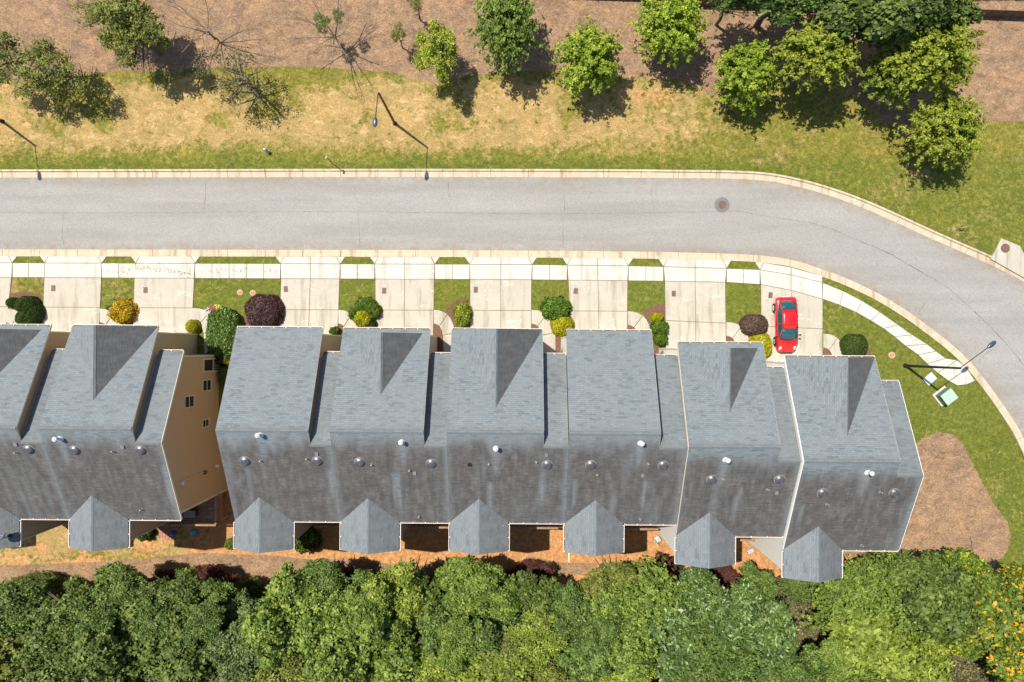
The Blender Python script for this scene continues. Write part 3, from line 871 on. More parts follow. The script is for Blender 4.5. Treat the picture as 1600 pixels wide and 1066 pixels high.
# manhole and storm inlet
X, Y = P(1128, 320.5)
root = empty('manhole', (X, Y, 0.045), label='round rusty manhole cover with a dark asphalt collar in the middle of the street', cat='manhole')
mb = MB(); mb.lathe([(0.62, -.02), (0.62, 0.010), (0.33, 0.013)], 28); mb.build('collar', M['asphalt_patch'], root)
mb = MB(); mb.lathe([(0.33, -.02), (0.33, 0.022), (0.30, 0.026), (0.0001, 0.026)], 28)
for k in range(8):
    a = k * math.pi / 4; mb.tube((0.1 * math.cos(a), 0.1 * math.sin(a), .026), (0.27 * math.cos(a), 0.27 * math.sin(a), .026), .012, n=4)
mb.build('lid', M['iron'], root)
inl = empty('storm_inlet', P(1575, 400) + (0.12,), label='pale concrete storm drain apron with a round rusty lid behind the outer kerb', cat='storm drain')
base = P(1575, 400)
mb = MB(); mb.prism([(P(x, y)[0] - base[0], P(x, y)[1] - base[1]) for x, y in [(1562, 373), (1591, 385), (1606, 415), (1618, 446), (1546, 405.5)]], -0.3, 0.075)
mb.build('apron', M['drive'], inl)
mb = MB(); c = P(1568, 388.5); mb.lathe([(0.37, 0.0), (0.37, .082), (0.34, .098), (0.0001, .098)], 26, (c[0] - base[0], c[1] - base[1], 0)); mb.build('lid', M['iron'], inl)

# ------------------------------------------------------------------ townhouses
SL = 0.485
ZE, TR, TB = 6.5, 6.95, 13.8
ZR = ZE + SL * TR; ZB = ZR - SL * (TB - TR)
NE_T, NE_Z = 1.75, 6.4
TNR = (ZR + SL * TR - NE_Z + SL * NE_T) / (2 * SL); ZNR = NE_Z + SL * (TNR - NE_T)
BW, BT, BRZ = 4.15, 15.85, 0.92

def grid_roof(name, x0, x1, f0, f1, t1, zfun, parent, stainfun, origin, cell=0.17, th=0.12):
    """roof plane cut into small cells so that the weather stains can be written on its points. f0(x) top t, t1 bottom"""
    nx = max(2, int((x1 - x0) / cell)); ny = 44
    V = []; UV = []; S = []
    q = math.hypot(1, SL)
    for i in range(nx + 1):
        x = x0 + (x1 - x0) * i / nx; ta = f0
        for j in range(ny + 1):
            t = ta + (t1 - ta) * j / ny
            V.append((x, -t, zfun(t))); UV.append((x + origin[0], t * q))
    Vn = np.array(V); S = stainfun(Vn[:, 0], -Vn[:, 1])
    Fc = []
    for i in range(nx):
        for j in range(ny):
            a = i * (ny + 1) + j
            Fc.append((a, a + 1, a + ny + 2, a + ny + 1))
    n0 = len(V)
    # underside and edges
    c = [(x0, -f0, zfun(f0)), (x0, -t1, zfun(t1)), (x1, -t1, zfun(t1)), (x1, -f0, zfun(f0))]
    V += c + [(a, b, z - th) for a, b, z in c]; S = np.concatenate([S, np.full(8, 0.5)]); UV += [(0, 0)] * 8
    for i in range(4):
        j = (i + 1) % 4; Fc.append((n0 + i, n0 + j, n0 + 4 + j, n0 + 4 + i))
    Fc.append((n0 + 7, n0 + 6, n0 + 5, n0 + 4))
    me = bpy.data.meshes.new(name); me.from_pydata(V, [], Fc)
    uvl = me.uv_layers.new(name='UVMap'); li = np.zeros(len(me.loops), np.int32); me.loops.foreach_get('vertex_index', li)
    uvl.data.foreach_set('uv', np.array(UV, np.float32)[li].ravel())
    at = me.attributes.new('stain_shade', 'FLOAT', 'POINT'); at.data.foreach_set('value', np.clip(S, 0, 1).astype(np.float32))
    bm = bmesh.new(); bm.from_mesh(me); bmesh.ops.recalc_face_normals(bm, faces=bm.faces[:])
    for f in bm.faces[:1]:
        if f.normal.z < 0: bmesh.ops.reverse_faces(bm, faces=bm.faces[:])
    bm.to_mesh(me); bm.free()
    return link(name, me, M['shingle'], parent)

def roof_panel(name, pts, uaxis, parent, th=0.07, stain_shade=0.0, mat2=None):
    mb = MB(); mb.slab(pts, th, uaxis)
    o = mb.build(name, M['shingle'], parent, weld=False)
    at = o.data.attributes.new('stain_shade', 'FLOAT', 'POINT')
    at.data.foreach_set('value', np.full(len(o.data.vertices), stain_shade, np.float32))
    return o

def gutter(parent, a, b, name='gutter'):
    """white open gutter with hangers, a to b along local x at the eave; outwards is given by d"""
    pass

def add_gutter(parent, x0, x1, t, z, out, along='x'):
    mb = MB(); w = .105
    def bx(u0, u1, o0, o1, z0, z1, mi):
        if along == 'x':
            ya, yb = -(t + out * o0), -(t + out * o1)
            mb.box(u0, u1, min(ya, yb), max(ya, yb), z0, z1, mi)
        else:
            xa, xb = t + out * o0, t + out * o1
            mb.box(min(xa, xb), max(xa, xb), u0, u1, z0, z1, mi)
    bx(x0, x1, 0.0, w, z - .13, z - .065, 1)
    bx(x0, x1, w - .022, w + .004, z - .135, z - .012, 0)
    bx(x0 - .004, x0 + .03, -.003, w - .037, z - .137, z - .014, 0); bx(x1 - .03, x1 + .004, -.003, w - .037, z - .137, z - .014, 0)
    n = max(2, int((x1 - x0) / .85))
    for k in range(1, n):
        u = x0 + (x1 - x0) * k / n
        bx(u - .022, u + .022, -.002, w - .04, z - .055, z - .008, 0)
    return mb.build('gutter', [M['white'], M['debris']], parent)

UNITS = []
def body(x0, x1, prof, mat, parent, name='wall'):
    """prof: list of (t,z) closed outline seen from the side"""
    mb = MB()
    A = [(x0, -t, z) for t, z in prof]; B = [(x1, -t, z) for t, z in prof]
    mb.poly(A); mb.poly(B[::-1])
    n = len(prof)
    for i in range(n):
        j = (i + 1) % n
        mb.poly([A[j], A[i], B[i], B[j]])
    o = mb.build(name, mat, parent)
    bm = bmesh.new(); bm.from_mesh(o.data); bmesh.ops.recalc_face_normals(bm, faces=bm.faces[:]); bm.to_mesh(o.data); bm.free()
    return o
def window_y(parent, x, t0, t1, z0, z1, side=1, panes=2):
    """window on a side wall at local x, facing side*x"""
    w = empty('window'); w.parent = parent
    bpy.data.objects.remove(w)
    mb = MB(); f = 0.07
    s = side
    def bx(a, b, t_0, t_1, z_0, z_1): mb.box(min(x + s * a, x + s * b), max(x + s * a, x + s * b), -t_1, -t_0, z_0, z_1)
    bx(-.02, .05, t0, t1, z1 - f, z1); bx(-.02, .07, t0 - .03, t1 + .03, z0 - .02, z0 + f)
    bx(-.02, .048, t0, t0 + f, z0 + f, z1 - f); bx(-.02, .048, t1 - f, t1, z0 + f, z1 - f)
    m = (z0 + z1) / 2; bx(-.02, .04, t0 + f, t1 - f, m - .03, m + .03)
    fr = mb.build('window', M['trim'], parent)
    for a, b in ((z0 + f, m - .03), (m + .03, z1 - f)):
        mb = MB(); mb.box(min(x - s * .01, x + s * .015), max(x - s * .01, x + s * .015), -t1 + f, -t0 - f, a, b)
        mb.build('pane', M['glass'], fr)
    return fr
def window_x(parent, y_t, x0, x1, z0, z1, out):
    """window on a front (out=-1, towards the street) or rear (out=+1) wall at local t"""
    mb = MB(); f = .07
    def bx(x_0, x_1, a, b, z_0, z_1):
        ya, yb = -(y_t + out * a), -(y_t + out * b); mb.box(x_0, x_1, min(ya, yb), max(ya, yb), z_0, z_1)
    bx(x0, x1, -.02, .05, z1 - f, z1); bx(x0 - .03, x1 + .03, -.02, .07, z0 - .02, z0 + f)
    bx(x0, x0 + f, -.02, .048, z0 + f, z1 - f); bx(x1 - f, x1, -.02, .048, z0 + f, z1 - f)
    m = (x0 + x1) / 2; bx(m - .03, m + .03, -.02, .04, z0 + f, z1 - f)
    fr = mb.build('window', M['trim'], parent)
    for a, b in ((x0 + f, m - .03), (m + .03, x1 - f)):
        mb = MB(); ya, yb = -(y_t - out * .01), -(y_t + out * .015); mb.box(a, b, min(ya, yb), max(ya, yb), z0 + f, z1 - f)
        mb.build('pane', M['glass'], fr)

def townhouse(X, s_e, ww, wt, gable, wallmat, label, yaw, flue_px=None, left_end=False, right_end=False, stain_seed=0, streaks=(), shown=True):
    root = empty('townhouse', (X, -s_e, 0), math.radians(yaw), label, 'townhouse', 'attached townhouses with grey shingle roofs')
    u = dict(root=root, X=X, s=s_e, ww=ww, wt=wt, yaw=yaw); UNITS.append(u)
    W = wt
    def stain_rear(x, t):
        xx = x + X
        n = fbm(xx, t, 2.2, stain_seed * 0 + 4) - .5
        st = fbm(xx * 1.0, t * 0.13, 0.55, 8) - .5
        st2 = fbm(xx, t * .10, 1.7, 12) - .5
        d = (t - TR)
        s = sstep(d + n * 1.3 + st * 1.4, 0.1, 1.7) * 1.0
        s = s - np.clip(st * 1.5 + st2 * 1.2 - 0.22, 0, .5) * (0.45 + 0.55 * sstep(d, 0.5, 3))
        for (sx, stt, ln, w) in streaks:
            dd = t - stt
            wid = w * (0.45 + 0.9 * np.clip(1 - dd / ln, 0, 1))
            a = np.exp(-((x - sx + dd * 0.03) / wid) ** 2) * sstep(dd, -0.05, 0.25) * (1 - sstep(dd, ln * .55, ln))
            s = s * (1 - 0.8 * a)
        # clean edge along the party line flashing
        s = s * (1 - 0.7 * np.exp(-((x - W) / .28) ** 2)) * (1 - 0.35 * np.exp(-(x / .2) ** 2))
        return s
    def stain_front(x, t):
        xx = x + X
        n = fbm(xx, t, 2.5, 21) - .5
        return np.clip(sstep(t, TR - .55, TR) * .28 + 0.12 * n, 0, 1)
    zf = lambda t: ZE + SL * t
    zn = lambda t: NE_Z + SL * (t - NE_T)
    zr = lambda t: ZR - SL * (t - TR)
    org = (X, 0)
    grid_roof('front_roof', 0, ww, 0, None, TR, zf, root, stain_front, org)
    grid_roof('side_roof', ww + .002, W, NE_T, None, TNR, zn, root, lambda x, t: np.clip(0.18 + 0.5 * (fbm(x + X, t, 1.5, 30) - .5) + sstep(t, TNR - .5, TNR) * .15, 0, 1), org)
    grid_roof('rear_roof', 0, ww, TR, None, TB, zr, root, stain_rear, org)
    grid_roof('rear_roof', ww + .002, W, TNR, None, TB, zr, root, stain_rear, org)
    # ridge caps
    mb = MB()
    for a, b, t, z in ((0, ww, TR, ZR), (ww, W, TNR, ZNR)):
        mb.slab([(a, -(t - .14), z - .14 * SL + .022), (a, -t, z + .022), (b, -t, z + .022), (b, -(t - .14), z - .14 * SL + .022)], .02, (1, 0, 0))
        mb.slab([(a, -t, z + .022), (a, -(t + .14), z - .14 * SL + .022), (b, -(t + .14), z - .14 * SL + .022), (b, -t, z + .022)], .02, (1, 0, 0))
    rc = mb.build('ridge_cap', M['shingle'], root, weld=False)
    at = rc.data.attributes.new('stain_shade', 'FLOAT', 'POINT'); at.data.foreach_set('value', np.full(len(rc.data.vertices), .3, np.float32))
    # walls
    zb0 = -2.4
    th = .13
    body(.06, ww - .22, [(.42, zb0), (.42, zf(.42) - th), (TR, ZR - th - .02), (TB - .4, zr(TB - .4) - th), (TB - .4, zb0)], wallmat, root)
    body(ww - .22, W - (.22 if right_end else .03), [(2.1, zb0), (2.1, zn(2.1) - th), (TNR, ZNR - th - .02), (TB - .42, zr(TB - .42) - th), (TB - .42, zb0)], wallmat, root)
    # eave soffit/fascia
    for bb in ((0.01, ww - .01, -.03, 0.0, ZE - .19, ZE - .02), (ww + .01, W - .01, -NE_T - .03, -NE_T, NE_Z - .19, NE_Z - .02), (BW + .02, W - .01, -TB, -TB + .03, ZB - .19, ZB - .02)):
        mb = MB(); mb.box(*bb); mb.build('fascia', M['trim'], root)
    # rake boards
    mb = MB()
    def rake(x, pts, w=.03, over=.006, deep=.20):
        for (t0, z0), (t1, z1) in zip(pts[:-1], pts[1:]):
            mb.poly([(x, -t0, z0 + over), (x, -t1, z1 + over), (x + w, -t1, z1 + over), (x + w, -t0, z0 + over)])
            mb.poly([(x, -t0, z0 - deep), (x + w, -t0, z0 - deep), (x + w, -t1, z1 - deep), (x, -t1, z1 - deep)])
            mb.poly([(x, -t0, z0 + over), (x, -t0, z0 - deep), (x, -t1, z1 - deep), (x, -t1, z1 + over)])
            mb.poly([(x + w, -t0, z0 + over), (x + w, -t1, z1 + over), (x + w, -t1, z1 - deep), (x + w, -t0, z0 - deep)])
    rake(ww, [(0, ZE), (TR + .0, ZR), (TNR, ZNR)], w=.012, over=-.012, deep=.16)
    if right_end: rake(W + .001, [(NE_T, NE_Z), (TNR, ZNR), (TB, ZB)])
    if left_end in ('thin', 'wide'):
        rake(-.036, [(0, ZE), (TR, ZR), (TB, ZB)], w=.034 if left_end == 'wide' else (.022 if left_end == 'thin' else .01), over=.02 if left_end == 'wide' else -.004)
    rk = mb.build('rake_board', M['white'] if left_end == 'wide' else M['trim'], root)
    # cross gable
    if gable:
        g0, g1, tg = gable
        a = (g1 - g0) / 2; xr = (g0 + g1) / 2; zb_ = zf(tg) + .03; sg = 0.80; zt = zb_ + a * sg; tr = tg + (zt - zf(tg)) / SL + .02
        gp = MB()
        o1 = roof_panel('gable_roof', [(g0, -tg, zb_), (xr, -tg, zt), (xr, -tr, zt)], (0, 1, 0), root, stain_shade=0.02)
        o2 = roof_panel('gable_roof', [(xr, -tg, zt), (g1, -tg, zb_), (xr, -tr, zt)], (0, 1, 0), root, stain_shade=0.8)  # shade of the east-facing plane painted in as extra darkening
        mb = MB(); tw = tg + .22
        mb.prism([(g0 + .35, 0), (g1 - .35, 0), (xr, 1)], 0, 1)
        mb = MB()
        A = [(g0 + .3, -tw, zf(tw) - .1), (g1 - .3, -tw, zf(tw) - .1), (xr, -tw, zt - .12)]
        mb.poly(A); mb.poly([(x, y - .1, z) for x, y, z in A][::-1]); mb.build('gable_wall', wallmat, root)
        # ridge cap of the gable
        mb = MB()
        for sgn in (-1, 1):
            mb.slab([(xr, -tg, zt + .02), (xr + sgn * .13, -tg, zt - .13 * sg + .02), (xr + sgn * .13, -tr + .15, zt - .13 * sg + .02), (xr, -tr, zt + .02)], .02, (0, 1, 0))
        rc = mb.build('ridge_cap', M['shingle'], root, weld=False)
        at = rc.data.attributes.new('stain_shade', 'FLOAT', 'POINT'); at.data.foreach_set('value', np.full(len(rc.data.vertices), .1, np.float32))
    add_gutter(root, 0.02, ww - .02, 0, ZE, -1)
    add_gutter(root, ww + .04, W - .02, NE_T, NE_Z, -1)
    add_gutter(root, BW + .1, W - .02, TB, ZB, 1)
    # rear bay
    xr = BW / 2; zt = ZB + BRZ; ta = TB - BRZ / SL
    lft = roof_panel('bay_roof', [(0, -(TB - .02), ZB + .03), (xr, -ta, zt + .03), (xr, -BT, zt + .03), (0, -BT, ZB + .03)], (0, 1, 0), root, stain_shade=0.12)
    rgt = roof_panel('bay_roof', [(xr, -ta, zt + .03), (BW, -(TB - .02), ZB + .03), (BW, -BT, ZB + .03), (xr, -BT, zt + .03)], (0, 1, 0), root, stain_shade=0.5)  # east half painted darker, as its shaded side
    mb = MB()
    for sgn in (-1, 1):
        mb.slab([(xr, -ta, zt + .05), (xr + sgn * .13, -ta - .1, zt - .06 + .05), (xr + sgn * .13, -BT, zt - .06 + .05), (xr, -BT, zt + .05)], .02, (0, 1, 0))
    rc = mb.build('ridge_cap', M['shingle'], root, weld=False)
    at = rc.data.attributes.new('stain_shade', 'FLOAT', 'POINT'); at.data.foreach_set('value', np.full(len(rc.data.vertices), .15, np.float32))
    mb = MB(); bw0, bw1, bt = .28, BW - .28, BT - .3
    mb.box(bw0, bw1, -bt, -(TB - .6), zb0, ZB - .03)
    A = [(bw0, -bt, ZB - .03), (bw1, -bt, ZB - .03), (xr, -bt, zt - .1)]; mb.poly(A); mb.poly([(x, y + .1, z) for x, y, z in A][::-1])
    mb.build('bay_wall', wallmat, root)
    add_gutter(root, -(BT - .02), -(TB + .12), BW, ZB + .03, 1, 'y')
    add_gutter(root, -(BT - .02), -(TB + .12), 0, ZB + .03, -1, 'y')
    # corner boards and windows
    mb = MB()
    for x, t in ((bw0, bt), (bw1, bt)):
        mb = MB(); mb.box(x - .05 if x == bw0 else x - .06, x + .06 if x == bw0 else x + .05, -t - .02, -t + .06, zb0, ZB - .2); mb.build('corner_board', M['trim'], root)
    for a_, b_ in ((ww - .27, ww - .19), (.03, .12)):
        mb = MB(); mb.box(a_, b_, -.5, -.39, 0, ZE); mb.build('corner_board', M['trim'], root)
    window_x(root, bt, 1.2, 2.9, 3.6, 5.0, 1); window_x(root, bt, 1.2, 2.9, .9, 2.3, 1)
    window_x(root, TB - .4, 5.0, 6.6, 3.6, 5.0, 1)
    window_x(root, .42, 1.0, 2.4, 3.9, 5.3, -1); window_x(root, .42, 3.6, 5.0, 3.9, 5.3, -1)
    mb = MB(); mb.box(.8, 5.3, -.42, -.36, .02, 2.35)
    gd = mb.build('garage_door', M['white'], root)
    for k in range(4):
        m2 = MB(); m2.box(.86, 5.24, -.358, -.345, .08 + k * .57, .56 + k * .57); m2.build('door_panel', M['white'], gd)
    mb = MB(); mb.box(ww + .18, W - .25, -2.1, -2.05, .05, 2.2); mb.build('front_door', M['grey'], root)
    # deck in the recess behind
    mb = MB(); d0, d1 = BW - .1, W - .12 if not right_end else W + .1
    dz = .1
    nb = int((d1 - d0) / .3)
    deck = MB(); deck.box(d0, d1, -(TB + 1.85), -(TB - .4), dz - .22, dz - .05); dk = deck.build('deck', M['wood'], root)
    for k in range(7):
        b = MB(); y0 = -(TB - .4) - .08 - k * .32; b.box(d0, d1, y0 - .30, y0, dz - .048, dz); b.build('deck_board', M['wood'], dk)
    rl = MB(); tt = TB + 1.85
    rl.box(d0, d1, -tt - .06, -tt + .09, dz + .98, dz + 1.03); rl.box(d0, d1, -tt - .0, -tt + .05, dz + .1, dz + .16)
    n = int((d1 - d0) / .14)
    for k in range(n):
        x = d0 + .05 + k * .14; rl.box(x, x + .04, -tt, -tt + .04, dz + .16, dz + .98)
    if right_end:
        rl.box(d1 - .09, d1 + .06, -tt + .09, -(TB - .4), dz + .98, dz + 1.03); rl.box(d1 - .05, d1, -tt, -(TB - .4), dz + .1, dz + .16)
        for k in range(15):
            y = -tt + .1 + k * .14; rl.box(d1 - .045, d1 - .005, y, y + .04, dz + .16, dz + .98)
    rl.build('railing', M['wood'], root)
    for x in (d0 + .1, d1 - .12):
        pz = MB(); pz.box(x - .07, x + .07, -tt - .03 + .1, -tt + .24, -2.4, dz - .22); pz.build('deck_post', M['wood'], root)
    return u

def uloc(u, X, Y):
    """world xy -> unit-local x, t"""
    a = -math.radians(u['yaw']); dx = X - u['X']; dy = Y + u['s']
    return dx * math.cos(a) - dy * math.sin(a), -(dx * math.sin(a) + dy * math.cos(a))

def k_at(z): return (H - z) / F
def ux(px): return (px - NX) * k_at(ZE)
def sy(py): return (py - NY) * k_at(ZE)
# eave corners (left, right of the deep part, right end of the unit) and eave line read from the photo
SPEC = [
    (ux(-236), sy(506.5), 6.2, 7.70, (0.55, 5.65, .3), 'tan', 'far left', {}),
    (ux(-57), sy(508), 6.25, 7.72, (0.55, 5.65, .3), 'tan', 'L0', {}),
    (ux(113), sy(509.3), 6.16, 7.92, (0.02, 6.12, 0.0), 'tan', 'L1', dict(right_end=True)),
    (ux(370), sy(512), 6.16, 7.63, None, 'tan', 'A', dict(left_end=True)),
    (ux(536), sy(513.5), 6.25, 7.81, (.6, 5.7, .3), 'greige', 'B', {}),
    (ux(706), sy(514.5), 6.5, 8.23, (.02, 6.46, 0.0), 'greige', 'C', {}),
    (ux(885), sy(516.5), 6.1, 7.99, None, 'cream', 'D', {}),
    (ux(1059), sy(535.5), 6.1, 7.64, (.35, 5.65, .35), 'cream', 'E', dict(left_end='thin')),
    (ux(1226), sy(557), 6.48, 8.26, (.02, 6.44, 0.0), 'cream', 'F', dict(right_end=True, left_end='wide'))]
LAB = ['grey roofed townhouse at the far left end, mostly outside the picture', 'grey roofed townhouse with the satellite dish, leftmost visible of the left row',
       'end townhouse with a tan side wall and windows facing the gap', 'plain roofed townhouse beside the wine red bush, left end of the long row',
       'townhouse with a small set back gable, second of the long row from the left', 'townhouse with a missing roof vent and a large centred gable, third of the long row',
       'plain roofed townhouse right of the round yellow bush, fourth of the long row', 'stepped back townhouse with a small gable left of the red car',
       'right end townhouse of the long row, large gable, behind the red car']
FLUES = [(94, 685), (407, 679), (628, 690), (775, 700), (1001, 692), (1134, 718), (1356, 738)]
def build_units():
    for (sp, lab, i) in zip(SPEC, LAB, range(99)):
        X, s, ww, wt, gb, wm, nm, kw = sp
        if i not in (2, 8): wt = SPEC[i + 1][0] - X - .006
        yaw = -0.45
        st = []
        for fx, fy in FLUES:
            # flue foot on the rear plane
            z = 9.3
            for _ in range(8):
                x, y = P(fx, fy, z); lx, lt = uloc(dict(X=X, s=s, yaw=yaw), x, y); z = ZR - SL * (lt - TR)
            if 0 < lx < wt: st.append((lx, lt + .1, 2.2, .28))
        rr = random.Random(i * 7 + 1)
        for _ in range(2): st.append((rr.uniform(.3, wt), TR + rr.uniform(2.6, 3.6), rr.uniform(2.5, 4), rr.uniform(.06, .16)))
        townhouse(X, s, ww, wt, gb, M[wm], lab, yaw, stain_seed=i, streaks=st, **kw)
build_units()
def roof_point(px, py):
    z = 9.0
    for u in UNITS:
        z = 9.0
        for _ in range(10):
            x, y = P(px, py, z); lx, lt = uloc(u, x, y)
            z = ZR - SL * (lt - TR) if lt > TR else ZE + SL * lt
        if -0.03 <= lx <= u['wt'] - .02: return u, lx, lt, z
    return None
TILT = Matrix.Rotation(math.atan(SL), 4, 'X')   # rear plane falls towards -y
def place(fn, px, py, *a):
    r = roof_point(px, py)
    if r is None: return
    u, lx, lt, z = r; fn(u['root'], (lx, -lt, z), *a)
def dome_vent(root, p):
    mb = MB(); mb.lathe([(0.30, .0), (0.33, .07), (0.33, .10), (0.26, .17), (0.20, .20), (0.19, .185), (0.11, .20), (0.0001, .205)], 22, p, M=TILT)
    o = mb.build('round_vent', M['galv'], root, smooth=True)
    mb = MB(); mb.lathe([(.38, .002), (.38, .02), (.30, .035)], 22, p, M=TILT); mb.build('flashing', M['grey'], o)
def flue(root, p):
    mb = MB(); x, y, z = p; mb.tube((x, y, z - .1), (x, y, z + .55), .10, n=14)
    mb.lathe([(.16, .55), (.16, .60), (.03, .70), (.0001, .70)], 16, p)
    mb.lathe([(.24, -.05), (.12, .14), (.11, .15)], 14, p)
    mb.build('flue_pipe', M['flue'], root)
def small_pipe(root, p):
    x, y, z = p; mb = MB(); mb.tube((x, y, z - .1), (x, y, z + .30), .045, n=10); mb.lathe([(.13, -.06), (.06, .08), (.05, .1)], 10, p)
    mb.build('vent_pipe', M['pipe'], root)
def box_vent(root, p):
    mb = MB(); mb.box(-.11, .11, -.12, .12, 0, .09, M=Matrix.Translation(p) @ TILT); mb.build('box_vent', M['grey'], root)
def stub(root, p):
    mb = MB(); mb.lathe([(.17, -.03), (.15, .06), (.10, .07), (.09, .02), (.0001, .02)], 14, p, M=TILT); mb.build('vent_hole', M['darkhole'], root)
    for k in range(16):
        a = random.uniform(0, 6.28); r = random.uniform(.25, .75); s_ = random.uniform(.02, .05)
        q = Matrix.Translation(p) @ TILT @ Matrix.Translation((r * math.cos(a), r * math.sin(a), 0))
for p in [(45, 702), (117, 703), (220, 703), (383, 720), (496, 720), (562, 722), (674, 724), (855, 726), (923, 726), (1036, 727), (1112, 749), (1218, 749), (1285, 770), (1397, 770)]:
    place(dome_vent, *p)
place(stub, 734, 726)
for p in FLUES: place(flue, *p)
for p in [(27, 707), (178, 705), (408, 720), (480, 717), (581, 726), (640, 735), (764, 725), (838, 722), (933, 742), (1013, 725), (1130, 749), (1199, 765), (1292, 788), (1375, 769),
          (1346, 852), (655, 807), (1000, 811), (222, 796), (443, 813), (1133, 844), (786, 820)]:
    place(small_pipe, *p)
for p in [(25, 694), (192, 698), (495, 709), (648, 739), (854, 711), (1004, 743), (1213, 770)]: place(box_vent, *p)

# the tan end wall of the left row: windows, porch opening, conduit
L1 = UNITS[2]
def lw(s): return s - L1['s']
xw = L1['wt'] - .22
window_y(L1['root'], xw, lw(3.5), lw(4.4), 4.3, 5.75)
window_y(L1['root'], xw, lw(2.45), lw(3.35), 1.45, 2.9)
window_y(L1['root'], xw, lw(5.5), lw(6.15), 1.8, 2.9)
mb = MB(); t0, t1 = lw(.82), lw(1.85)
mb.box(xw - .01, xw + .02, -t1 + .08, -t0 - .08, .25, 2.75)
po = mb.build('porch_opening', M['darkhole'], L1['root'])  # flat dark panel painting the shade of the porch recess
mb = MB()
mb.box(xw - .01, xw + .07, -t1 - .03, -t1 + .08, .0, 2.9); mb.box(xw - .01, xw + .07, -t0 - .08, -t0 + .03, .0, 2.9); mb.box(xw - .01, xw + .07, -t1 + .08, -t0 - .08, 2.75, 2.9)
for k in range(5): mb.box(xw + .021, xw + .055, -t1 + .2 + k * .15, -t1 + .235 + k * .15, .25, 1.15)
mb.box(xw + .0215, xw + .065, -t1 + .08, -t0 - .08, 1.15, 1.22)
mb.build('porch_frame', M['trim'], L1['root'])
mb = MB(); mb.tube((xw + .05, -lw(9.55), .3), (xw + .05, -lw(9.65), 6.9), .03, n=8)
mb.build('conduit', M['trim'], L1['root'])
for z, s_ in ((6.2, 9.75), (.45, 9.5)):
    mb = MB(); mb.tube((xw, -lw(s_), z), (xw + .22, -lw(s_), z), .11, n=12); mb.build('wall_vent', M['white'], L1['root'])
mb = MB(); mb.box(xw, xw + .16, -lw(9.6) - .15, -lw(9.6) + .1, 2.3, 2.65); mb.build('meter_box', M['galv'], L1['root'])
for t in (2.1, TB - .42):
    mb = MB(); mb.box(xw - .08, xw + .025, -t - .09, -t + .03 if t < 5 else -t + .09, -2.3, (NE_Z if t < 5 else ZB) - .15)
    mb.build('corner_board', M['trim'], L1['root'])
# F end wall windows
Fu = UNITS[8]; xf = Fu['wt'] - .22
window_y(Fu['root'], xf, 4.5, 5.5, 4.2, 5.6); window_y(Fu['root'], xf, 9.5, 10.3, 1.5, 2.7); window_y(Fu['root'], xf, 4.5, 5.5, 1.3, 2.6)

# satellite dish on the leftmost bay
def dish():
    r = empty('satellite_dish', (0, 0, 0), label='grey satellite dish with its feed arm on the leftmost rear bay roof', cat='satellite dish')
    x, y = P(14, 838, 7.0); r.location = (x, y, 6.95)
    ax = Vector((-0.45, 0.35, 0.82)).normalized()
    q = ax.to_track_quat('Z', 'Y').to_matrix().to_4x4()
    c = Vector((0, 0, .55))
    mb = MB()
    prof = [(0.0001, 0), (.12, .012), (.25, .045), (.36, .10), (.40, .125), (.40, .145), (.36, .12), (.25, .065), (.12, .03), (.0001, .02)]
    n = 24; rings = []
    ax = Vector((0.62, -0.1, 0.55)).normalized(); ax = Vector((-.72, .62, .32)).normalized()
    q = ax.to_track_quat('Z', 'Y').to_matrix().to_4x4()
    for rr, zz in prof: rings.append([(q @ Vector((rr * math.cos(2 * math.pi * k / n), rr * math.sin(2 * math.pi * k / n), zz))) + c for k in range(n)])
    for i in range(len(rings) - 1):
        for k in range(n):
            j = (k + 1) % n; mb.poly([rings[i][k], rings[i][j], rings[i + 1][j], rings[i + 1][k]])
    mb.build('dish', M['lightgrey'], r, smooth=True)
    mb = MB(); tip = c + ax * .55 + Vector((0, 0, .02)); mb.tube(c - Vector((0, 0, .3)), tip, .018, n=6); mb.box(tip.x - .07, tip.x + .07, tip.y - .04, tip.y + .04, tip.z - .05, tip.z + .05)
    mb.build('feed_arm', M['lightgrey'], r)
    mb = MB(); mb.tube((0, 0, -.15), c, .03, n=8); mb.box(-.15, .15, -.1, .1, -.08, .0); mb.build('mast', M['bronze'], r)
dish()

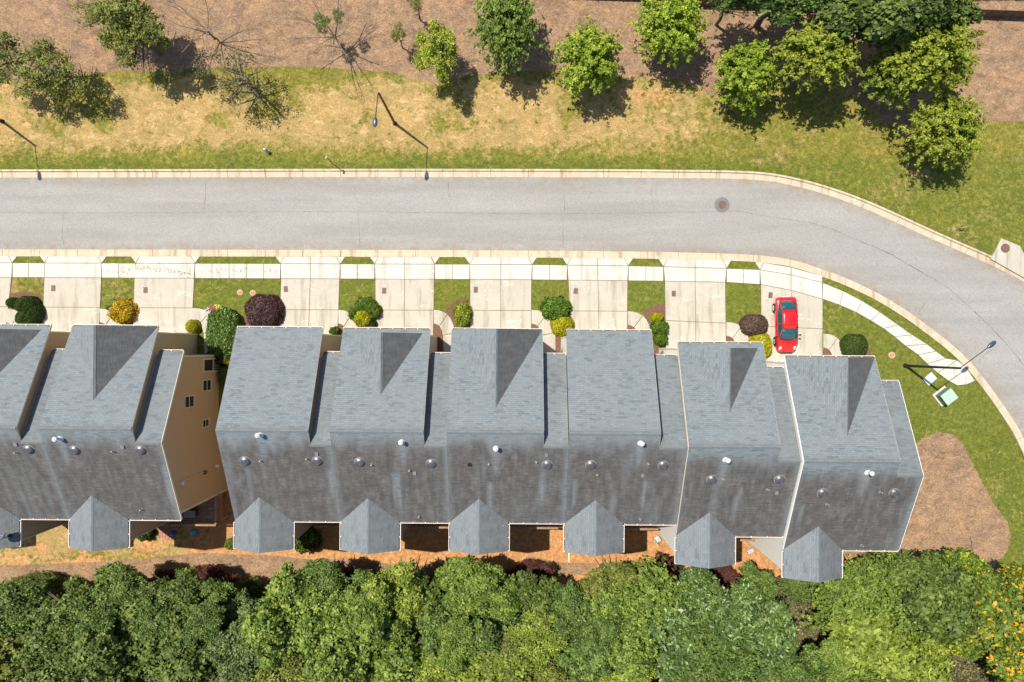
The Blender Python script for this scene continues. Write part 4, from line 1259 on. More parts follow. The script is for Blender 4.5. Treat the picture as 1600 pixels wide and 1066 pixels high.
# ------------------------------------------------------------------ vegetation
def mesh_from_quads(name, V, rnd, sprig):
    n = len(V) // 4
    me = bpy.data.meshes.new(name)
    me.vertices.add(n * 4); me.vertices.foreach_set('co', V.astype(np.float32).ravel())
    me.loops.add(n * 4); me.loops.foreach_set('vertex_index', np.arange(n * 4, dtype=np.int32))
    me.polygons.add(n); me.polygons.foreach_set('loop_start', (np.arange(n) * 4).astype(np.int32)); me.polygons.foreach_set('loop_total', np.full(n, 4, np.int32))
    me.update(calc_edges=True)
    for nm, a in (('rnd', rnd), ('sprig', sprig)):
        at = me.attributes.new(nm, 'FLOAT', 'FACE'); at.data.foreach_set('value', a.astype(np.float32))
    return me
def unit(v): return v / (np.linalg.norm(v, axis=1, keepdims=True) + 1e-9)
def leaves_at(C, N, per, rad, leaf, rs, aspect=0.5, flat=0.6):
    """C sprig centres, N sprig axes -> rhombic leaves fanned round every sprig"""
    n = len(C); c = np.repeat(C, per, 0); a = np.repeat(N, per, 0)
    r = rs.normal(size=(n * per, 3)); r = unit(r - (r * a).sum(1, keepdims=True) * a)
    up = a * rs.uniform(-0.25, 0.6, (n * per, 1))
    d = unit(r + up)
    nn = unit(a + rs.normal(size=(n * per, 3)) * flat)
    nn = unit(nn - (nn * d).sum(1, keepdims=True) * d)
    s = np.cross(nn, d)
    Ls = leaf * rs.uniform(.7, 1.3, (n * per, 1))
    p = c + r * (rad * np.sqrt(rs.rand(n * per, 1))) + a * rs.uniform(-.3, .3, (n * per, 1)) * rad
    v = np.stack([p - d * Ls * .5, p + s * Ls * aspect * .5 + d * Ls * .05, p + d * Ls * .5 - nn * Ls * .12, p - s * Ls * aspect * .5 + d * Ls * .05], 1).reshape(-1, 3)
    return v, rs.rand(n * per), np.repeat(rs.rand(n), per)

def crown_lobes(name, seed, R=3.0, hz=0.85, lobes=14, sprigs=1700, per=12, leaf=.24, rad=.30, lobe_r=(.20, .42), full=False, asp=0.55, flat=.35):
    rs = np.random.RandomState(seed)
    Cn = []; 
    while len(Cn) < lobes:
        q = rs.uniform(-1, 1, 3); q[2] = abs(q[2]) * .9 - .1
        if np.linalg.norm(q) > .92 or np.linalg.norm(q) < .35: continue
        if Cn and min(np.linalg.norm(np.array(Cn) - q, axis=1)) < .26: q = q * .9 
        Cn.append(q)
    Cn = np.array(Cn); th = np.arctan2(Cn[:, 1], Cn[:, 0]); lob = 1 + .20 * np.sin(2 * th + seed * 1.7) + .14 * np.sin(3 * th + seed) + .10 * np.sin(5 * th + 2 * seed)
    Cn = Cn * np.array([1, 1, hz]) * R * .78 * lob[:, None]
    lr = R * rs.uniform(*lobe_r, lobes)
    Cn = np.vstack([Cn, [[0, 0, R * hz * .15]]]); lr = np.append(lr, R * .38)
    n0 = sprigs * 3
    li = rs.choice(len(lr), n0, p=lr ** 2 / (lr ** 2).sum())
    d = unit(rs.normal(size=(n0, 3)))
    d[:, 2] = np.where(d[:, 2] < -.2, -d[:, 2], d[:, 2])
    bump = 1 + .22 * np.sin(d[:, 0] * 7 + li) * np.sin(d[:, 1] * 6 + li * 2)
    p = Cn[li] + d * (lr[li] * bump * rs.uniform(.72 if not full else .25, 1.12, n0))[:, None]
    keep = np.ones(n0, bool)
    for j in range(len(lr)):
        q = np.linalg.norm(p - Cn[j], axis=1) < lr[j] * .72
        keep &= ~(q & (li != j))
    p = p[keep][:sprigs]; d = d[keep][:sprigs]
    ax = unit(d * .75 + np.array([[0, 0, .55]]) + rs.normal(size=d.shape) * .35)
    v, r, s = leaves_at(p, ax, per, rad, leaf, rs, asp, flat)
    return mesh_from_quads(name, v, r, s)
def crown_shoots(name, seed, R=2.4, hz=.85, shoots=190, steps=11, per=8, leaf=.15, rad=.11, spread=1.0, droop=0.1, start=.3):
    rs = np.random.RandomState(seed)
    d = unit(rs.normal(size=(shoots, 3)) + np.array([[0, 0, .35]]))
    d[:, 2] = np.where(d[:, 2] < -.35, -d[:, 2], d[:, 2])
    Ln = R * rs.uniform(.72, 1.08, shoots) * (1 + .12 * np.sin(np.arctan2(d[:, 1], d[:, 0]) * 5 + seed))
    bend = rs.normal(size=(shoots, 3)) * .12
    C = []; A = []
    for k in range(steps):
        t = start + (1 - start) * (k / (steps - 1))
        p = d * (Ln * t)[:, None] * np.array([[1, 1, hz]]) + bend * (t ** 2) * R
        p[:, 2] -= droop * R * t ** 3
        p += rs.normal(size=p.shape) * .03 * R
        C.append(p); A.append(unit(d * .5 + np.array([[0, 0, .8]]) + rs.normal(size=d.shape) * .3))
    C = np.vstack(C); A = np.vstack(A)
    v, r, s = leaves_at(C, A, per, rad, leaf, rs, .6)
    s = np.tile(np.repeat(rs.rand(shoots), per), steps) * .6 + s * .4
    return mesh_from_quads(name, v, r, s)
def branch_mesh(name, seed, height=3.2, spread=2.2, levels=3, n1=8, r0=.10, twig=True, updir=.9):
    rs = random.Random(seed); mb = MB()
    def grow(p, d, L_, r, lev):
        segs = 4; q = p
        for i in range(segs):
            d2 = (d + Vector((rs.uniform(-1, 1), rs.uniform(-1, 1), rs.uniform(-.5, .8))) * .16).normalized()
            e = q + d2 * (L_ / segs); rr = r * (1 - (i + 1) / segs * .6)
            mb.tube(q, e, r * (1 - i / segs * .6), rr, n=5 if lev < 2 else 3, cap=False)
            if lev < levels and i >= 1:
                for _ in range(2 if lev < levels - 1 else 2):
                    sd = (d2 + Vector((rs.uniform(-1, 1), rs.uniform(-1, 1), rs.uniform(-.3, .7))) * .75).normalized()
                    grow(e, sd, L_ * rs.uniform(.45, .65), rr * .6, lev + 1)
            q = e; d = d2
    top = Vector((0, 0, height * .38))
    mb.tube((0, 0, -.25), top, r0, r0 * .75, n=9)
    for k in range(n1):
        a = 2 * math.pi * k / n1 + rs.uniform(-.3, .3); el = rs.uniform(.35, 1.2) * updir
        d = Vector((math.cos(a) * math.cos(el), math.sin(a) * math.cos(el), math.sin(el)))
        grow(top + Vector((0, 0, rs.uniform(-.3, .2))), d, spread * rs.uniform(.8, 1.1), r0 * .5, 1)
    return mb.mesh(name, weld=False)
def trunk_mesh(name, seed, height, r0=.14, R=2.0):
    rs = random.Random(seed); mb = MB(); q = Vector((0, 0, -.3)); segs = 5
    for i in range(segs):
        e = Vector((rs.uniform(-.1, .1), rs.uniform(-.1, .1), height * (i + 1) / segs))
        mb.tube(q, e, r0 * (1 - .14 * i), r0 * (1 - .14 * (i + 1)), n=9, cap=False); q = e
        if i >= 1:
            for _ in range(3):
                a = rs.uniform(0, 6.28); m_ = e + Vector((math.cos(a) * R * .4, math.sin(a) * R * .4, R * .12)); t_ = e + Vector((math.cos(a) * R * .75, math.sin(a) * R * .75, R * .16))
                mb.tube(e, m_, r0 * .4, r0 * .25, n=6, cap=False); mb.tube(m_, t_, r0 * .25, r0 * .08, n=5, cap=False)
    return mb.mesh(name, weld=False)

CR = {}
CR['lobeA'] = (crown_lobes('crown_mesh', 1, lobes=17, sprigs=1900, leaf=.24, rad=.26), 3.0)
CR['lobeB'] = (crown_lobes('crown_mesh', 2, lobes=24, sprigs=2000, leaf=.20, rad=.24, lobe_r=(.16, .32)), 3.0)
CR['lobeC'] = (crown_lobes('crown_mesh', 3, lobes=12, sprigs=1600, leaf=.32, rad=.30, lobe_r=(.26, .46), asp=.6), 3.0)
CR['lobeD'] = (crown_lobes('crown_mesh', 4, lobes=32, sprigs=2300, leaf=.19, rad=.26, lobe_r=(.13, .26)), 3.0)
CR['glossy'] = (crown_lobes('crown_mesh', 5, lobes=20, sprigs=1700, per=11, leaf=.34, rad=.30, lobe_r=(.2, .36), asp=.38, flat=.5), 3.0)
CR['feather'] = (crown_shoots('crown_mesh', 6, R=3.0, shoots=420, steps=9, per=8, leaf=.20, rad=.12, hz=.8, start=.45), 3.0)
CR['low'] = (crown_lobes('crown_mesh', 12, R=3.0, hz=.35, lobes=26, sprigs=1500, leaf=.2, rad=.3, lobe_r=(.16, .28)), 3.0)
CR['shootA'] = (crown_shoots('crown_mesh', 7, shoots=240, steps=10, per=10, leaf=.18, rad=.14), 2.4)
CR['shootB'] = (crown_shoots('crown_mesh', 8, shoots=300, steps=11, per=9, leaf=.17, rad=.11, droop=.2), 2.4)
CR['shootC'] = (crown_shoots('crown_mesh', 9, shoots=300, steps=9, per=9, leaf=.15, rad=.13, start=.35), 2.4)
CR['sparseA'] = (crown_lobes('crown_mesh', 10, R=2.4, lobes=22, sprigs=520, per=8, leaf=.14, rad=.2, lobe_r=(.18, .34), full=True), 2.4)
CR['sparseD'] = (crown_lobes('crown_mesh', 14, R=2.4, lobes=16, sprigs=230, per=7, leaf=.13, rad=.22, lobe_r=(.18, .36), full=True), 2.4)
CR['sparseC'] = (crown_lobes('crown_mesh', 13, R=2.4, lobes=30, sprigs=1050, per=9, leaf=.15, rad=.2, lobe_r=(.14, .28), full=True), 2.4)
CR['sparseB'] = (crown_lobes('crown_mesh', 11, R=2.4, lobes=14, sprigs=420, per=7, leaf=.13, rad=.2, lobe_r=(.16, .32), full=True), 2.4)
TRK = [trunk_mesh('trunk_mesh', s, 3.4, .15, 2.0) for s in range(3)]
for t in TRK: t.materials.append(M['bark'])
for me, _ in CR.values(): me.materials.append(L['mid'])
trnd = random.Random(5)
def tree(px, py, rx, ry, hc, kind, leaf, name, label, cat='tree', group=None, hz=None, trunk=True, rot=None, branches=None):
    """px,py crown centre on the photo, rx,ry radii in photo pixels, hc height of the crown centre above its ground"""
    z = 0.0
    for _ in range(6):
        x, y = P(px, py, z + hc); z = gz(x, y)
    k = (H - z - hc) / F
    root = empty(name, (x, y, z), 0, label, cat, group)
    me, R0 = CR[kind]
    o = bpy.data.objects.new('crown', me); COL.objects.link(o); o.parent = root
    o.location = (0, 0, hc)
    a = trnd.uniform(0, 6.28) if rot is None else rot
    o.rotation_euler = (0, 0, a)
    sx, sy_ = rx * k / R0 , ry * k / R0
    m = (sx + sy_) / 2
    # anisotropic radii are carried by the root so that the crown may still be turned
    o.scale = (m, m, m * (hz or 1.0)); 
    root.scale = (sx / m, sy_ / m, 1)
    o.material_slots[0].link = 'OBJECT'; o.material_slots[0].material = L[leaf]
    if trunk:
        t = bpy.data.objects.new('trunk', TRK[trnd.randrange(3)]); COL.objects.link(t); t.parent = root
        t.rotation_euler = (0, 0, trnd.uniform(0, 6)); t.scale = (m * R0 / 2.0, m * R0 / 2.0, hc / 3.4)
    if branches:
        b = link('branches', branches, None, root)
    return root

# --- young trees on the bank north of the street
BR = [branch_mesh('branch_mesh', s, 3.4, 2.5, 3, 8, .075) for s in (1, 2)]
BRlong = branch_mesh('branch_mesh', 5, 4.2, 3.6, 3, 9, .085)
for b in BR + [BRlong]: b.materials.append(M['twig'])
GR = 'young trees on the pine straw bank'
T_ = [
 (12, 98, 66, 58, 3.2, 'sparseA', 'olive', 'small_tree', 'thin olive tree cut by the left edge on the bank', 0),
 (84, 108, 56, 56, 3.0, 'sparseA', 'olive', 'small_tree', 'thin olive tree second from the left edge on the bank', 1),
 (210, 52, 62, 70, 3.6, 'sparseC', 'olive', 'small_tree', 'tall olive tree with bare twigs on its left, above the dry lawn', 0),
 (160, 30, 50, 42, 3.4, 'sparseB', 'olive', 'small_tree', 'half bare tree touching the olive tree near the top left corner', 1),
 (372, 118, 66, 58, 2.6, 'sparseD', 'brown', 'small_tree', 'nearly leafless brown tree left of the bright green lawn edge', 0),
 (682, 84, 46, 54, 3.2, 'sparseC', 'gold', 'small_tree', 'ragged golden green tree right of the bare tree', 1),
 (622, 55, 17, 18, 2.2, 'sparseA', 'olive', 'sapling', 'small thin sapling between the bare tree and the ragged golden green tree', None),
 (650, 6, 18, 18, 2.6, 'sparseA', 'olive', 'sapling', 'small thin sapling at the top edge above the golden green tree', None),
 (790, 42, 52, 66, 3.6, 'shootC', 'fresh', 'small_tree', 'dense dark green tree, tall oval crown, left of the round yellow green one', None),
 (920, 95, 51, 52, 3.3, 'shootA', 'lime', 'small_tree', 'round yellow green tree standing lowest in the middle of the bank', None),
 (1047, 45, 57, 54, 3.2, 'shootC', 'lime', 'small_tree', 'bright green star shaped tree near the top fence', None),
 (1165, 118, 50, 50, 2.8, 'shootA', 'lime', 'small_tree', 'yellow green tree with a few bare twigs left of the big dark tree', None),
 (1282, 82, 64, 58, 5.2, 'shootB', 'gold', 'small_tree', 'spiky golden green tree below the big dark tree, left one', None),
 (1450, 86, 78, 62, 5.2, 'shootB', 'gold', 'small_tree', 'spiky golden green tree below the big dark tree, right one', None),
 (1392, 118, 46, 42, 3.6, 'shootA', 'yellowgreen', 'small_tree', 'low yellow green tree squeezed between the two spiky golden trees', None),
 (1474, 205, 59, 57, 3.2, 'shootC', 'gold', 'small_tree', 'lone dense olive gold tree standing lowest on the right lawn', None),
 (1225, -14, 90, 56, 5.5, 'lobeA', 'mid', 'large_tree', 'big green tree at the top edge, left of the three dark ones', None),
 (1350, 22, 84, 66, 5.8, 'lobeC', 'dark', 'large_tree', 'big dark green tree at the top edge, middle of the three', None),
 (1455, 8, 80, 58, 5.5, 'lobeA', 'dark', 'large_tree', 'big dark green tree at the top edge beside the fence, right of the three', None),
 (1150, -12, 45, 32, 5.0, 'shootC', 'mid', 'small_tree', 'green tree crown peeping in at the top edge right of the star shaped tree', None),
]
for (px, py, rx, ry, hc, kd, lf, nm, lab, br) in T_:
    tree(px, py, rx, ry, hc, kd, lf, nm, lab, 'tree', GR if nm == 'small_tree' else ('saplings on the bank' if nm == 'sapling' else 'big trees at the top edge'),
         branches=BR[br] if br is not None else None)
# bare tree with two leaf tufts
x, y, z = G(532, 72)
bt = empty('bare_tree', (x, y, z), 0.8, 'almost leafless tree with two small leaf tufts and a web of shadow twigs', 'tree')
link('branches', BRlong, None, bt)
for (px, py, r) in ((505, 40, 20), (530, 28, 14)):
    X, Y = P(px, py, 3.2); me, R0 = CR['sparseA']
    o = bpy.data.objects.new('leaf_tuft', me); COL.objects.link(o); o.parent = bt
    v = Matrix.Rotation(-0.8, 3, 'Z') @ Vector((X - x, Y - y, 0)); o.location = (v.x, v.y, 3.2 - z); s_ = r * .049 / R0; o.scale = (s_, s_, s_)
    o.material_slots[0].link = 'OBJECT'; o.material_slots[0].material = L['mid']
x, y, z = G(335, 60)
b2 = empty('bare_tree', (x, y, z), 2.1, 'thin leafless tree with long pale twigs at the top between the olive trees', 'tree')
link('branches', BRlong, None, b2); b2.scale = (1, 1, .8)
x, y, z = G(1178, 85)
b2 = empty('bare_tree', (x, y, z), 3.1, 'small dead sapling with pale twigs above the yellow green tree', 'tree')
link('branches', BR[1], None, b2); b2.scale = (.45, .45, .6)

# --- the woods south of the gardens
WG = 'trees of the wood behind the gardens'
W_ = [
 (30, 960, 62, 50, 6, 'lobeD', 'mid'), (20, 1035, 75, 55, 7, 'feather', 'olive'), (120, 955, 60, 50, 6.5, 'lobeB', 'dark'), (110, 1030, 75, 60, 7.5, 'lobeD', 'dark'),
 (195, 930, 52, 42, 6, 'lobeB', 'mid'), (215, 1000, 68, 60, 7, 'lobeA', 'dark'), (272, 932, 58, 44, 6, 'lobeB', 'dark'), (300, 1005, 62, 60, 7, 'lobeC', 'dark'),
 (230, 1075, 70, 45, 7.5, 'lobeA', 'blue'), (352, 945, 42, 40, 5.5, 'lobeB', 'mid'), (385, 995, 58, 62, 7.5, 'lobeD', 'blue'), (350, 1060, 60, 50, 8, 'lobeB', 'brown'),
 (455, 960, 58, 58, 7.5, 'lobeA', 'fresh'), (508, 918, 46, 36, 6.5, 'lobeB', 'mid'), (445, 1040, 60, 55, 7.5, 'lobeD', 'olive'), (560, 930, 50, 42, 6.5, 'lobeD', 'mid'),
 (535, 1000, 64, 66, 8.5, 'lobeA', 'fresh'), (505, 1070, 60, 42, 8, 'lobeC', 'yellowgreen'), (612, 925, 44, 44, 7, 'lobeA', 'yellowgreen'), (600, 990, 52, 48, 7.5, 'lobeB', 'fresh'),
 (655, 935, 40, 44, 5.5, 'lobeC', 'dark'), (612, 1045, 60, 46, 8, 'lobeC', 'fresh'), (688, 985, 50, 52, 7, 'lobeB', 'mid'), (680, 1052, 60, 50, 8.5, 'lobeB', 'yellowgreen'),
 (752, 925, 62, 52, 7, 'lobeB', 'fresh'), (775, 985, 50, 50, 7, 'lobeA', 'mid'), (758, 1045, 62, 48, 8.5, 'lobeC', 'yellowgreen'), (828, 938, 42, 46, 5.5, 'lobeC', 'dark'),
 (842, 1000, 52, 46, 8, 'lobeD', 'yellowgreen'), (850, 1062, 60, 42, 7.5, 'lobeB', 'olive'), (900, 955, 52, 52, 7, 'lobeB', 'mid'), (955, 918, 50, 42, 6.5, 'lobeB', 'olive'),
 (915, 1030, 56, 52, 7, 'lobeA', 'mid'), (968, 985, 56, 56, 7.5, 'lobeA', 'fresh'), (1010, 933, 56, 46, 7, 'feather', 'fresh'), (985, 1058, 52, 44, 8, 'lobeB', 'gold'),
 (1055, 985, 62, 58, 7.5, 'glossy', 'glossy'), (1088, 937, 50, 44, 6.5, 'glossy', 'glossy'), (1060, 1060, 60, 46, 8, 'lobeD', 'mid'), (1130, 968, 58, 56, 7.5, 'glossy', 'glossy'),
 (1181, 914, 28, 28, 5.0, 'glossy', 'mid'), (1140, 1045, 66, 52, 8, 'lobeD', 'mid'), (1188, 985, 48, 56, 7, 'glossy', 'glossy'), (1215, 1055, 54, 46, 8, 'lobeB', 'mid'),
 (1300, 1050, 52, 44, 7, 'lobeA', 'mid'), (1374, 909, 44, 36, 6, 'feather', 'fresh'), (1330, 940, 52, 48, 6.5, 'feather', 'fresh'), (1355, 995, 62, 56, 7, 'lobeC', 'yellowgreen'),
 (1408, 955, 44, 50, 6.5, 'feather', 'fresh'), (1434, 904, 54, 38, 6, 'glossy', 'dark'), (1462, 940, 60, 54, 6.5, 'lobeC', 'dark'), (1412, 1030, 60, 56, 7, 'glossy', 'yellowgreen'),
 (1490, 894, 42, 34, 5.5, 'lobeC', 'fleck2'), (1545, 946, 58, 52, 6.5, 'lobeC', 'fleck'), (1598, 934, 46, 42, 6, 'glossy', 'fleck'), (1500, 985, 50, 38, 5.5, 'glossy', 'fleck2'),
 (1575, 1000, 56, 56, 6.5, 'lobeC', 'fleck'), (1610, 1050, 56, 50, 7, 'lobeB', 'dark'), (1370, 1072, 70, 34, 7.5, 'feather', 'fresh'), (1252, 912, 30, 20, 3.5, 'feather', 'mid'),
]
FILL = [(80, 990, 50, 40, 4.5, 'lobeB', 'olive'), (165, 985, 40, 40, 8.2, 'lobeD', 'mid'), (255, 968, 40, 36, 8.0, 'lobeB', 'mid'), (330, 975, 36, 34, 8.6, 'lobeD', 'mid'), (420, 1000, 36, 40, 9.2, 'lobeB', 'fresh'), (495, 965, 40, 34, 5.0, 'lobeD', 'olive'), (570, 960, 34, 40, 9.4, 'lobeC', 'fresh'), (645, 1000, 36, 34, 5.2, 'lobeB', 'dark'),
 (725, 1000, 38, 40, 9.6, 'lobeD', 'fresh'), (800, 1010, 34, 36, 5.2, 'lobeA', 'dark'), (870, 985, 36, 34, 5.0, 'lobeB', 'dark'), (940, 1000, 34, 38, 9.2, 'lobeB', 'mid'), (1020, 1015, 34, 34, 5.2, 'lobeA', 'dark'), (1100, 1010, 40, 36, 9.4, 'feather', 'mid'), (1165, 1010, 34, 34, 5.0, 'lobeD', 'olive'), (1320, 1030, 34, 36, 8.8, 'lobeB', 'fresh'), (1395, 1000, 34, 34, 5.2, 'lobeB', 'mid'), (1530, 955, 34, 34, 4.6, 'lobeB', 'dark')]
W_ = W_ + FILL
LOW = [(1235, 950, 60, 52, 2.6, 'brown'), (1275, 1010, 50, 60, 2.8, 'brown'), (1500, 1045, 62, 44, 2.8, 'brown'), (1540, 1075, 60, 40, 2.8, 'brown'), (1290, 925, 50, 34, 2.4, 'mid'),
       (690, 915, 44, 22, 1.8, 'redbrown'), (545, 905, 36, 16, 2.0, 'redbrown'), (820, 895, 42, 22, 1.8, 'redbrown'), (1040, 880, 26, 20, 2.0, 'redbrown'), (380, 925, 60, 26, 1.8, 'dark'),
       (60, 920, 60, 22, 1.8, 'dark'), (1132, 899, 26, 16, 1.8, 'redbrown'), (1395, 872, 40, 14, 2.0, 'dark'), (300, 900, 60, 22, 2.2, 'redbrown'), (1318, 922, 34, 20, 2.0, 'fresh')]
ltxt = {'mid': 'mid green', 'dark': 'dark green', 'olive': 'olive green', 'blue': 'pale blue green', 'fresh': 'fresh green', 'yellowgreen': 'bright yellow green', 'brown': 'dull brown olive',
        'gold': 'golden olive', 'glossy': 'glossy light speckled green', 'fleck': 'orange flecked green', 'fleck2': 'yellow flecked green'}
ktxt = {'lobeA': 'billowy', 'lobeB': 'knobbly', 'lobeC': 'broad leaved', 'lobeD': 'fine leaved', 'glossy': 'long leaved', 'feather': 'feathery'}
LAND = [(60, 'the left edge'), (200, 'the leftmost rear bay'), (330, 'the blue balls'), (460, 'the first rear bay'), (560, 'the big garden shrub'), (660, 'the second rear bay'),
        (770, 'the third rear bay'), (880, 'the gap between third and fourth bay'), (980, 'the fourth rear bay'), (1060, 'the first white wall'), (1150, 'the fifth rear bay'),
        (1240, 'the second white wall'), (1320, 'the last rear bay'), (1420, 'the right house end'), (1520, 'the mulch bed'), (1700, 'the right edge')]
used = {}
def wood_label(px, py, lf, kd, noun='tree'):
    land = next(t for a, t in LAND if px <= a)
    row = 'front row' if py < 945 else ('middle row' if py < 1005 else 'bottom row')
    s = f"{ltxt[lf]} {ktxt.get(kd, 'low')} {noun}, {row}, below {land}"
    if s in used: s = s.replace(', below', ', righthand one, below')
    used[s] = 1
    return s
for (px, py, rx, ry, hc, kd, lf) in W_:
    tree(px, py, rx * 1.22, ry * 1.22, hc * .8, kd, lf, 'woodland_tree', wood_label(px, py, lf, kd), 'tree', WG)
for (px, py, rx, ry, hc, lf) in LOW:
    ltxt['redbrown'] = 'dark red brown'
    tree(px, py, rx * 1.1, ry * 1.15, hc * .5, 'low', lf, 'undergrowth_bush', wood_label(px, py, lf, 'low', 'bush').replace('front row', 'wood edge'), 'bush', 'bushes at the edge of the wood', trunk=False)
# wood beyond the frame, one mass
def wood_mass():
    rs = random.Random(9); obs = []
    root = None
    V = []; me0, R0 = CR['lobeB']
    co = np.zeros(len(me0.vertices) * 3, np.float32); me0.vertices.foreach_get('co', co); co = co.reshape(-1, 3)
    step = 3; q = co.reshape(-1, 4, 3)[::step].reshape(-1, 3)
    out = []
    for i in range(34):
        x = -62 + i * 3.8 + rs.uniform(-1, 1)
        for rowy in (-31.5, -36.5):
            y = rowy + rs.uniform(-1.5, 1.5); s_ = rs.uniform(1.0, 1.5)
            out.append(q * s_ + np.array([x, y, zg(x, y) + 6.0]))
    V = np.vstack(out); n = len(V) // 4; r = np.random.RandomState(2)
    me = mesh_from_quads('distant_wood', V, r.rand(n), r.rand(n)); me.materials.append(L['mid'])
    o = link('distant_wood', me); tag(o, 'green treetops of the wood carrying on beyond the bottom edge', 'wood', kind='stuff')
wood_mass()

# --- clipped shrubs
def shrub_mesh(name, seed, leaf=.06, n=2600, rough=.05, sq=2.0):
    rs = np.random.RandomState(seed)
    d = unit(rs.normal(size=(n, 3))); d[:, 2] = np.abs(d[:, 2]) * 1.0 - .12
    d = unit(d)
    r = 1 + rough * (np.sin(d[:, 0] * 6 + seed) * np.sin(d[:, 1] * 5) + np.sin(d[:, 2] * 8 + seed)) + rs.normal(size=n) * rough * .5
    e = (np.abs(d) ** sq).sum(1) ** (-1 / sq)
    p = d * (e * r)[:, None]
    v, a, b = leaves_at(p, unit(d + rs.normal(size=d.shape) * .3), 4, leaf * .8, leaf, rs, .7, .8)
    return mesh_from_quads(name, v, a, b)
SH = {'smooth': shrub_mesh('shrub_mesh', 1, .085, 2600, .05, 2.3), 'fluffy': shrub_mesh('shrub_mesh', 2, .15, 1700, .14, 2.0), 'loose': shrub_mesh('shrub_mesh', 3, .2, 900, .15, 2.0),
      'box': shrub_mesh('shrub_mesh', 4, .075, 3600, .05, 3.2)}
for m_ in SH.values(): m_.materials.append(L['mid'])
core = {}
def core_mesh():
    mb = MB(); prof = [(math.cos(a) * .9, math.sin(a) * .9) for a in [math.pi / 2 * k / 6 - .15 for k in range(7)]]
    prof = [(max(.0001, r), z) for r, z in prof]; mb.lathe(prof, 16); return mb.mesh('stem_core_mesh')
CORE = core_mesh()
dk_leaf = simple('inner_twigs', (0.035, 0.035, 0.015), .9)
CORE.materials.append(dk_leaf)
def shrub(px, py, rx, ry, h, kind, leaf, label, group='clipped shrubs in front of the townhouses', name='shrub', z0=None):
    X, Y, z = G(px, py, h * .5)
    k = (H - h * .5 - z) / F
    root = empty(name, (X, Y, z), 0, label, 'shrub', group)
    o = bpy.data.objects.new('foliage', SH[kind]); COL.objects.link(o); o.parent = root
    o.rotation_euler = (0, 0, 0); o.scale = (rx * k, ry * k, h * .88); o.location = (0, 0, h * .1)
    o.material_slots[0].link = 'OBJECT'; o.material_slots[0].material = L[leaf]
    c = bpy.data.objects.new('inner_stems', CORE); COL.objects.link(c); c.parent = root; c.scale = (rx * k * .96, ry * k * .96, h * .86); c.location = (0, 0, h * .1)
    return root
for a in [
 (18, 473, 9, 8, .6, 'smooth', 'shrub_dark', 'small dark clipped shrub, left end of the mounded group at the left edge'),
 (40, 477, 17, 14, 1.1, 'smooth', 'shrub_dark', 'large dark clipped mound in the group at the left edge, nearest the lawn'),
 (42, 497, 18, 15, 1.1, 'smooth', 'shrub_dark', 'large dark clipped mound in the group at the left edge, nearest the roof'),
 (55, 489, 10, 13, 1.0, 'smooth', 'shrub_dark', 'narrow dark clipped mound beside the drive in the group at the left edge'),
 (190, 487, 18, 17, .9, 'fluffy', 'shrub_orange', 'golden orange mounded shrub beside the second drive'),
 (173, 481, 7, 4, .3, 'loose', 'mid', 'tiny spreading green plant left of the golden orange shrub'),
 (300, 510.5, 10.5, 10.5, .8, 'smooth', 'shrub_yellow', 'small round yellow shrub beside the path to the tan end house'),
 (348, 519, 24, 35, 1.3, 'box', 'flower', 'large green shrub covered in small pale blossoms between the two rows'),
 (345, 556, 20, 12, .9, 'fluffy', 'shrub_dark', 'dark green shrub in the gap behind the blossoming shrub'),
 (356, 563, 9, 8, .9, 'smooth', 'shrub_yellow', 'yellow green shrub half under the left end roof of the long row'),
 (352, 588, 8, 14, .7, 'loose', 'shrub_green', 'loose green plant deep in the gap between the two rows'),
 (411, 487, 28, 26, 1.2, 'smooth', 'shrub_wine', 'large smooth wine red domed shrub'),
 (522, 517, 7, 6, .7, 'loose', 'fresh', 'small light green plant at the first entry of the long row'),
 (571, 477, 14, 11, .8, 'fluffy', 'shrub_green', 'green shrub, top one in the cluster round the bright yellow shrub'),
 (554, 491, 9, 9, .7, 'fluffy', 'shrub_green', 'green shrub on the path side of the bright yellow shrub'),
 (584, 486, 10, 11, .8, 'fluffy', 'fleck2', 'yellow tipped green shrub beside the drive, right of the bright yellow one'),
 (575, 508, 11, 9, .8, 'fluffy', 'shrub_dark', 'dark green shrub under the eave below the bright yellow shrub'),
 (567, 498, 13, 13, 1.0, 'fluffy', 'shrub_yellow', 'bright yellow feathery shrub among four green ones'),
 (712, 483, 5, 5, .4, 'fluffy', 'gold', 'tiny olive tuft beside the larger olive shrub'),
 (723, 492, 12, 18, .9, 'fluffy', 'gold', 'olive gold feathery shrub in a red mulch bed'),
 (869, 483, 20, 17, 1.1, 'fluffy', 'shrub_green', 'wide bright green shrub behind the round yellow shrub'),
 (879, 508.5, 17, 16.5, 1.2, 'smooth', 'shrub_yellow', 'large smooth round yellow shrub against the eave'),
 (1027, 496, 8.5, 7, .7, 'fluffy', 'shrub_yellow', 'small yellow shrub topping a column of three shrubs'),
 (1031.5, 512, 12, 11, .9, 'fluffy', 'shrub_green', 'round green shrub in the middle of a column of three shrubs'),
 (1033, 530, 9.5, 9.5, .8, 'fluffy', 'shrub_green', 'round green shrub nearest the roof in a column of three shrubs'),
 (1180, 508, 20.5, 16, 1.0, 'smooth', 'shrub_brown', 'wide smooth brown shrub left of the red car'),
 (1190, 541, 17, 20, 1.1, 'smooth', 'shrub_yellow', 'yellow shrub half under the roof left of the red car'),
 (1337, 541, 20, 18, .9, 'smooth', 'shrub_dark', 'dark green clipped shrub at the right end of the long row')]:
    shrub(*a)
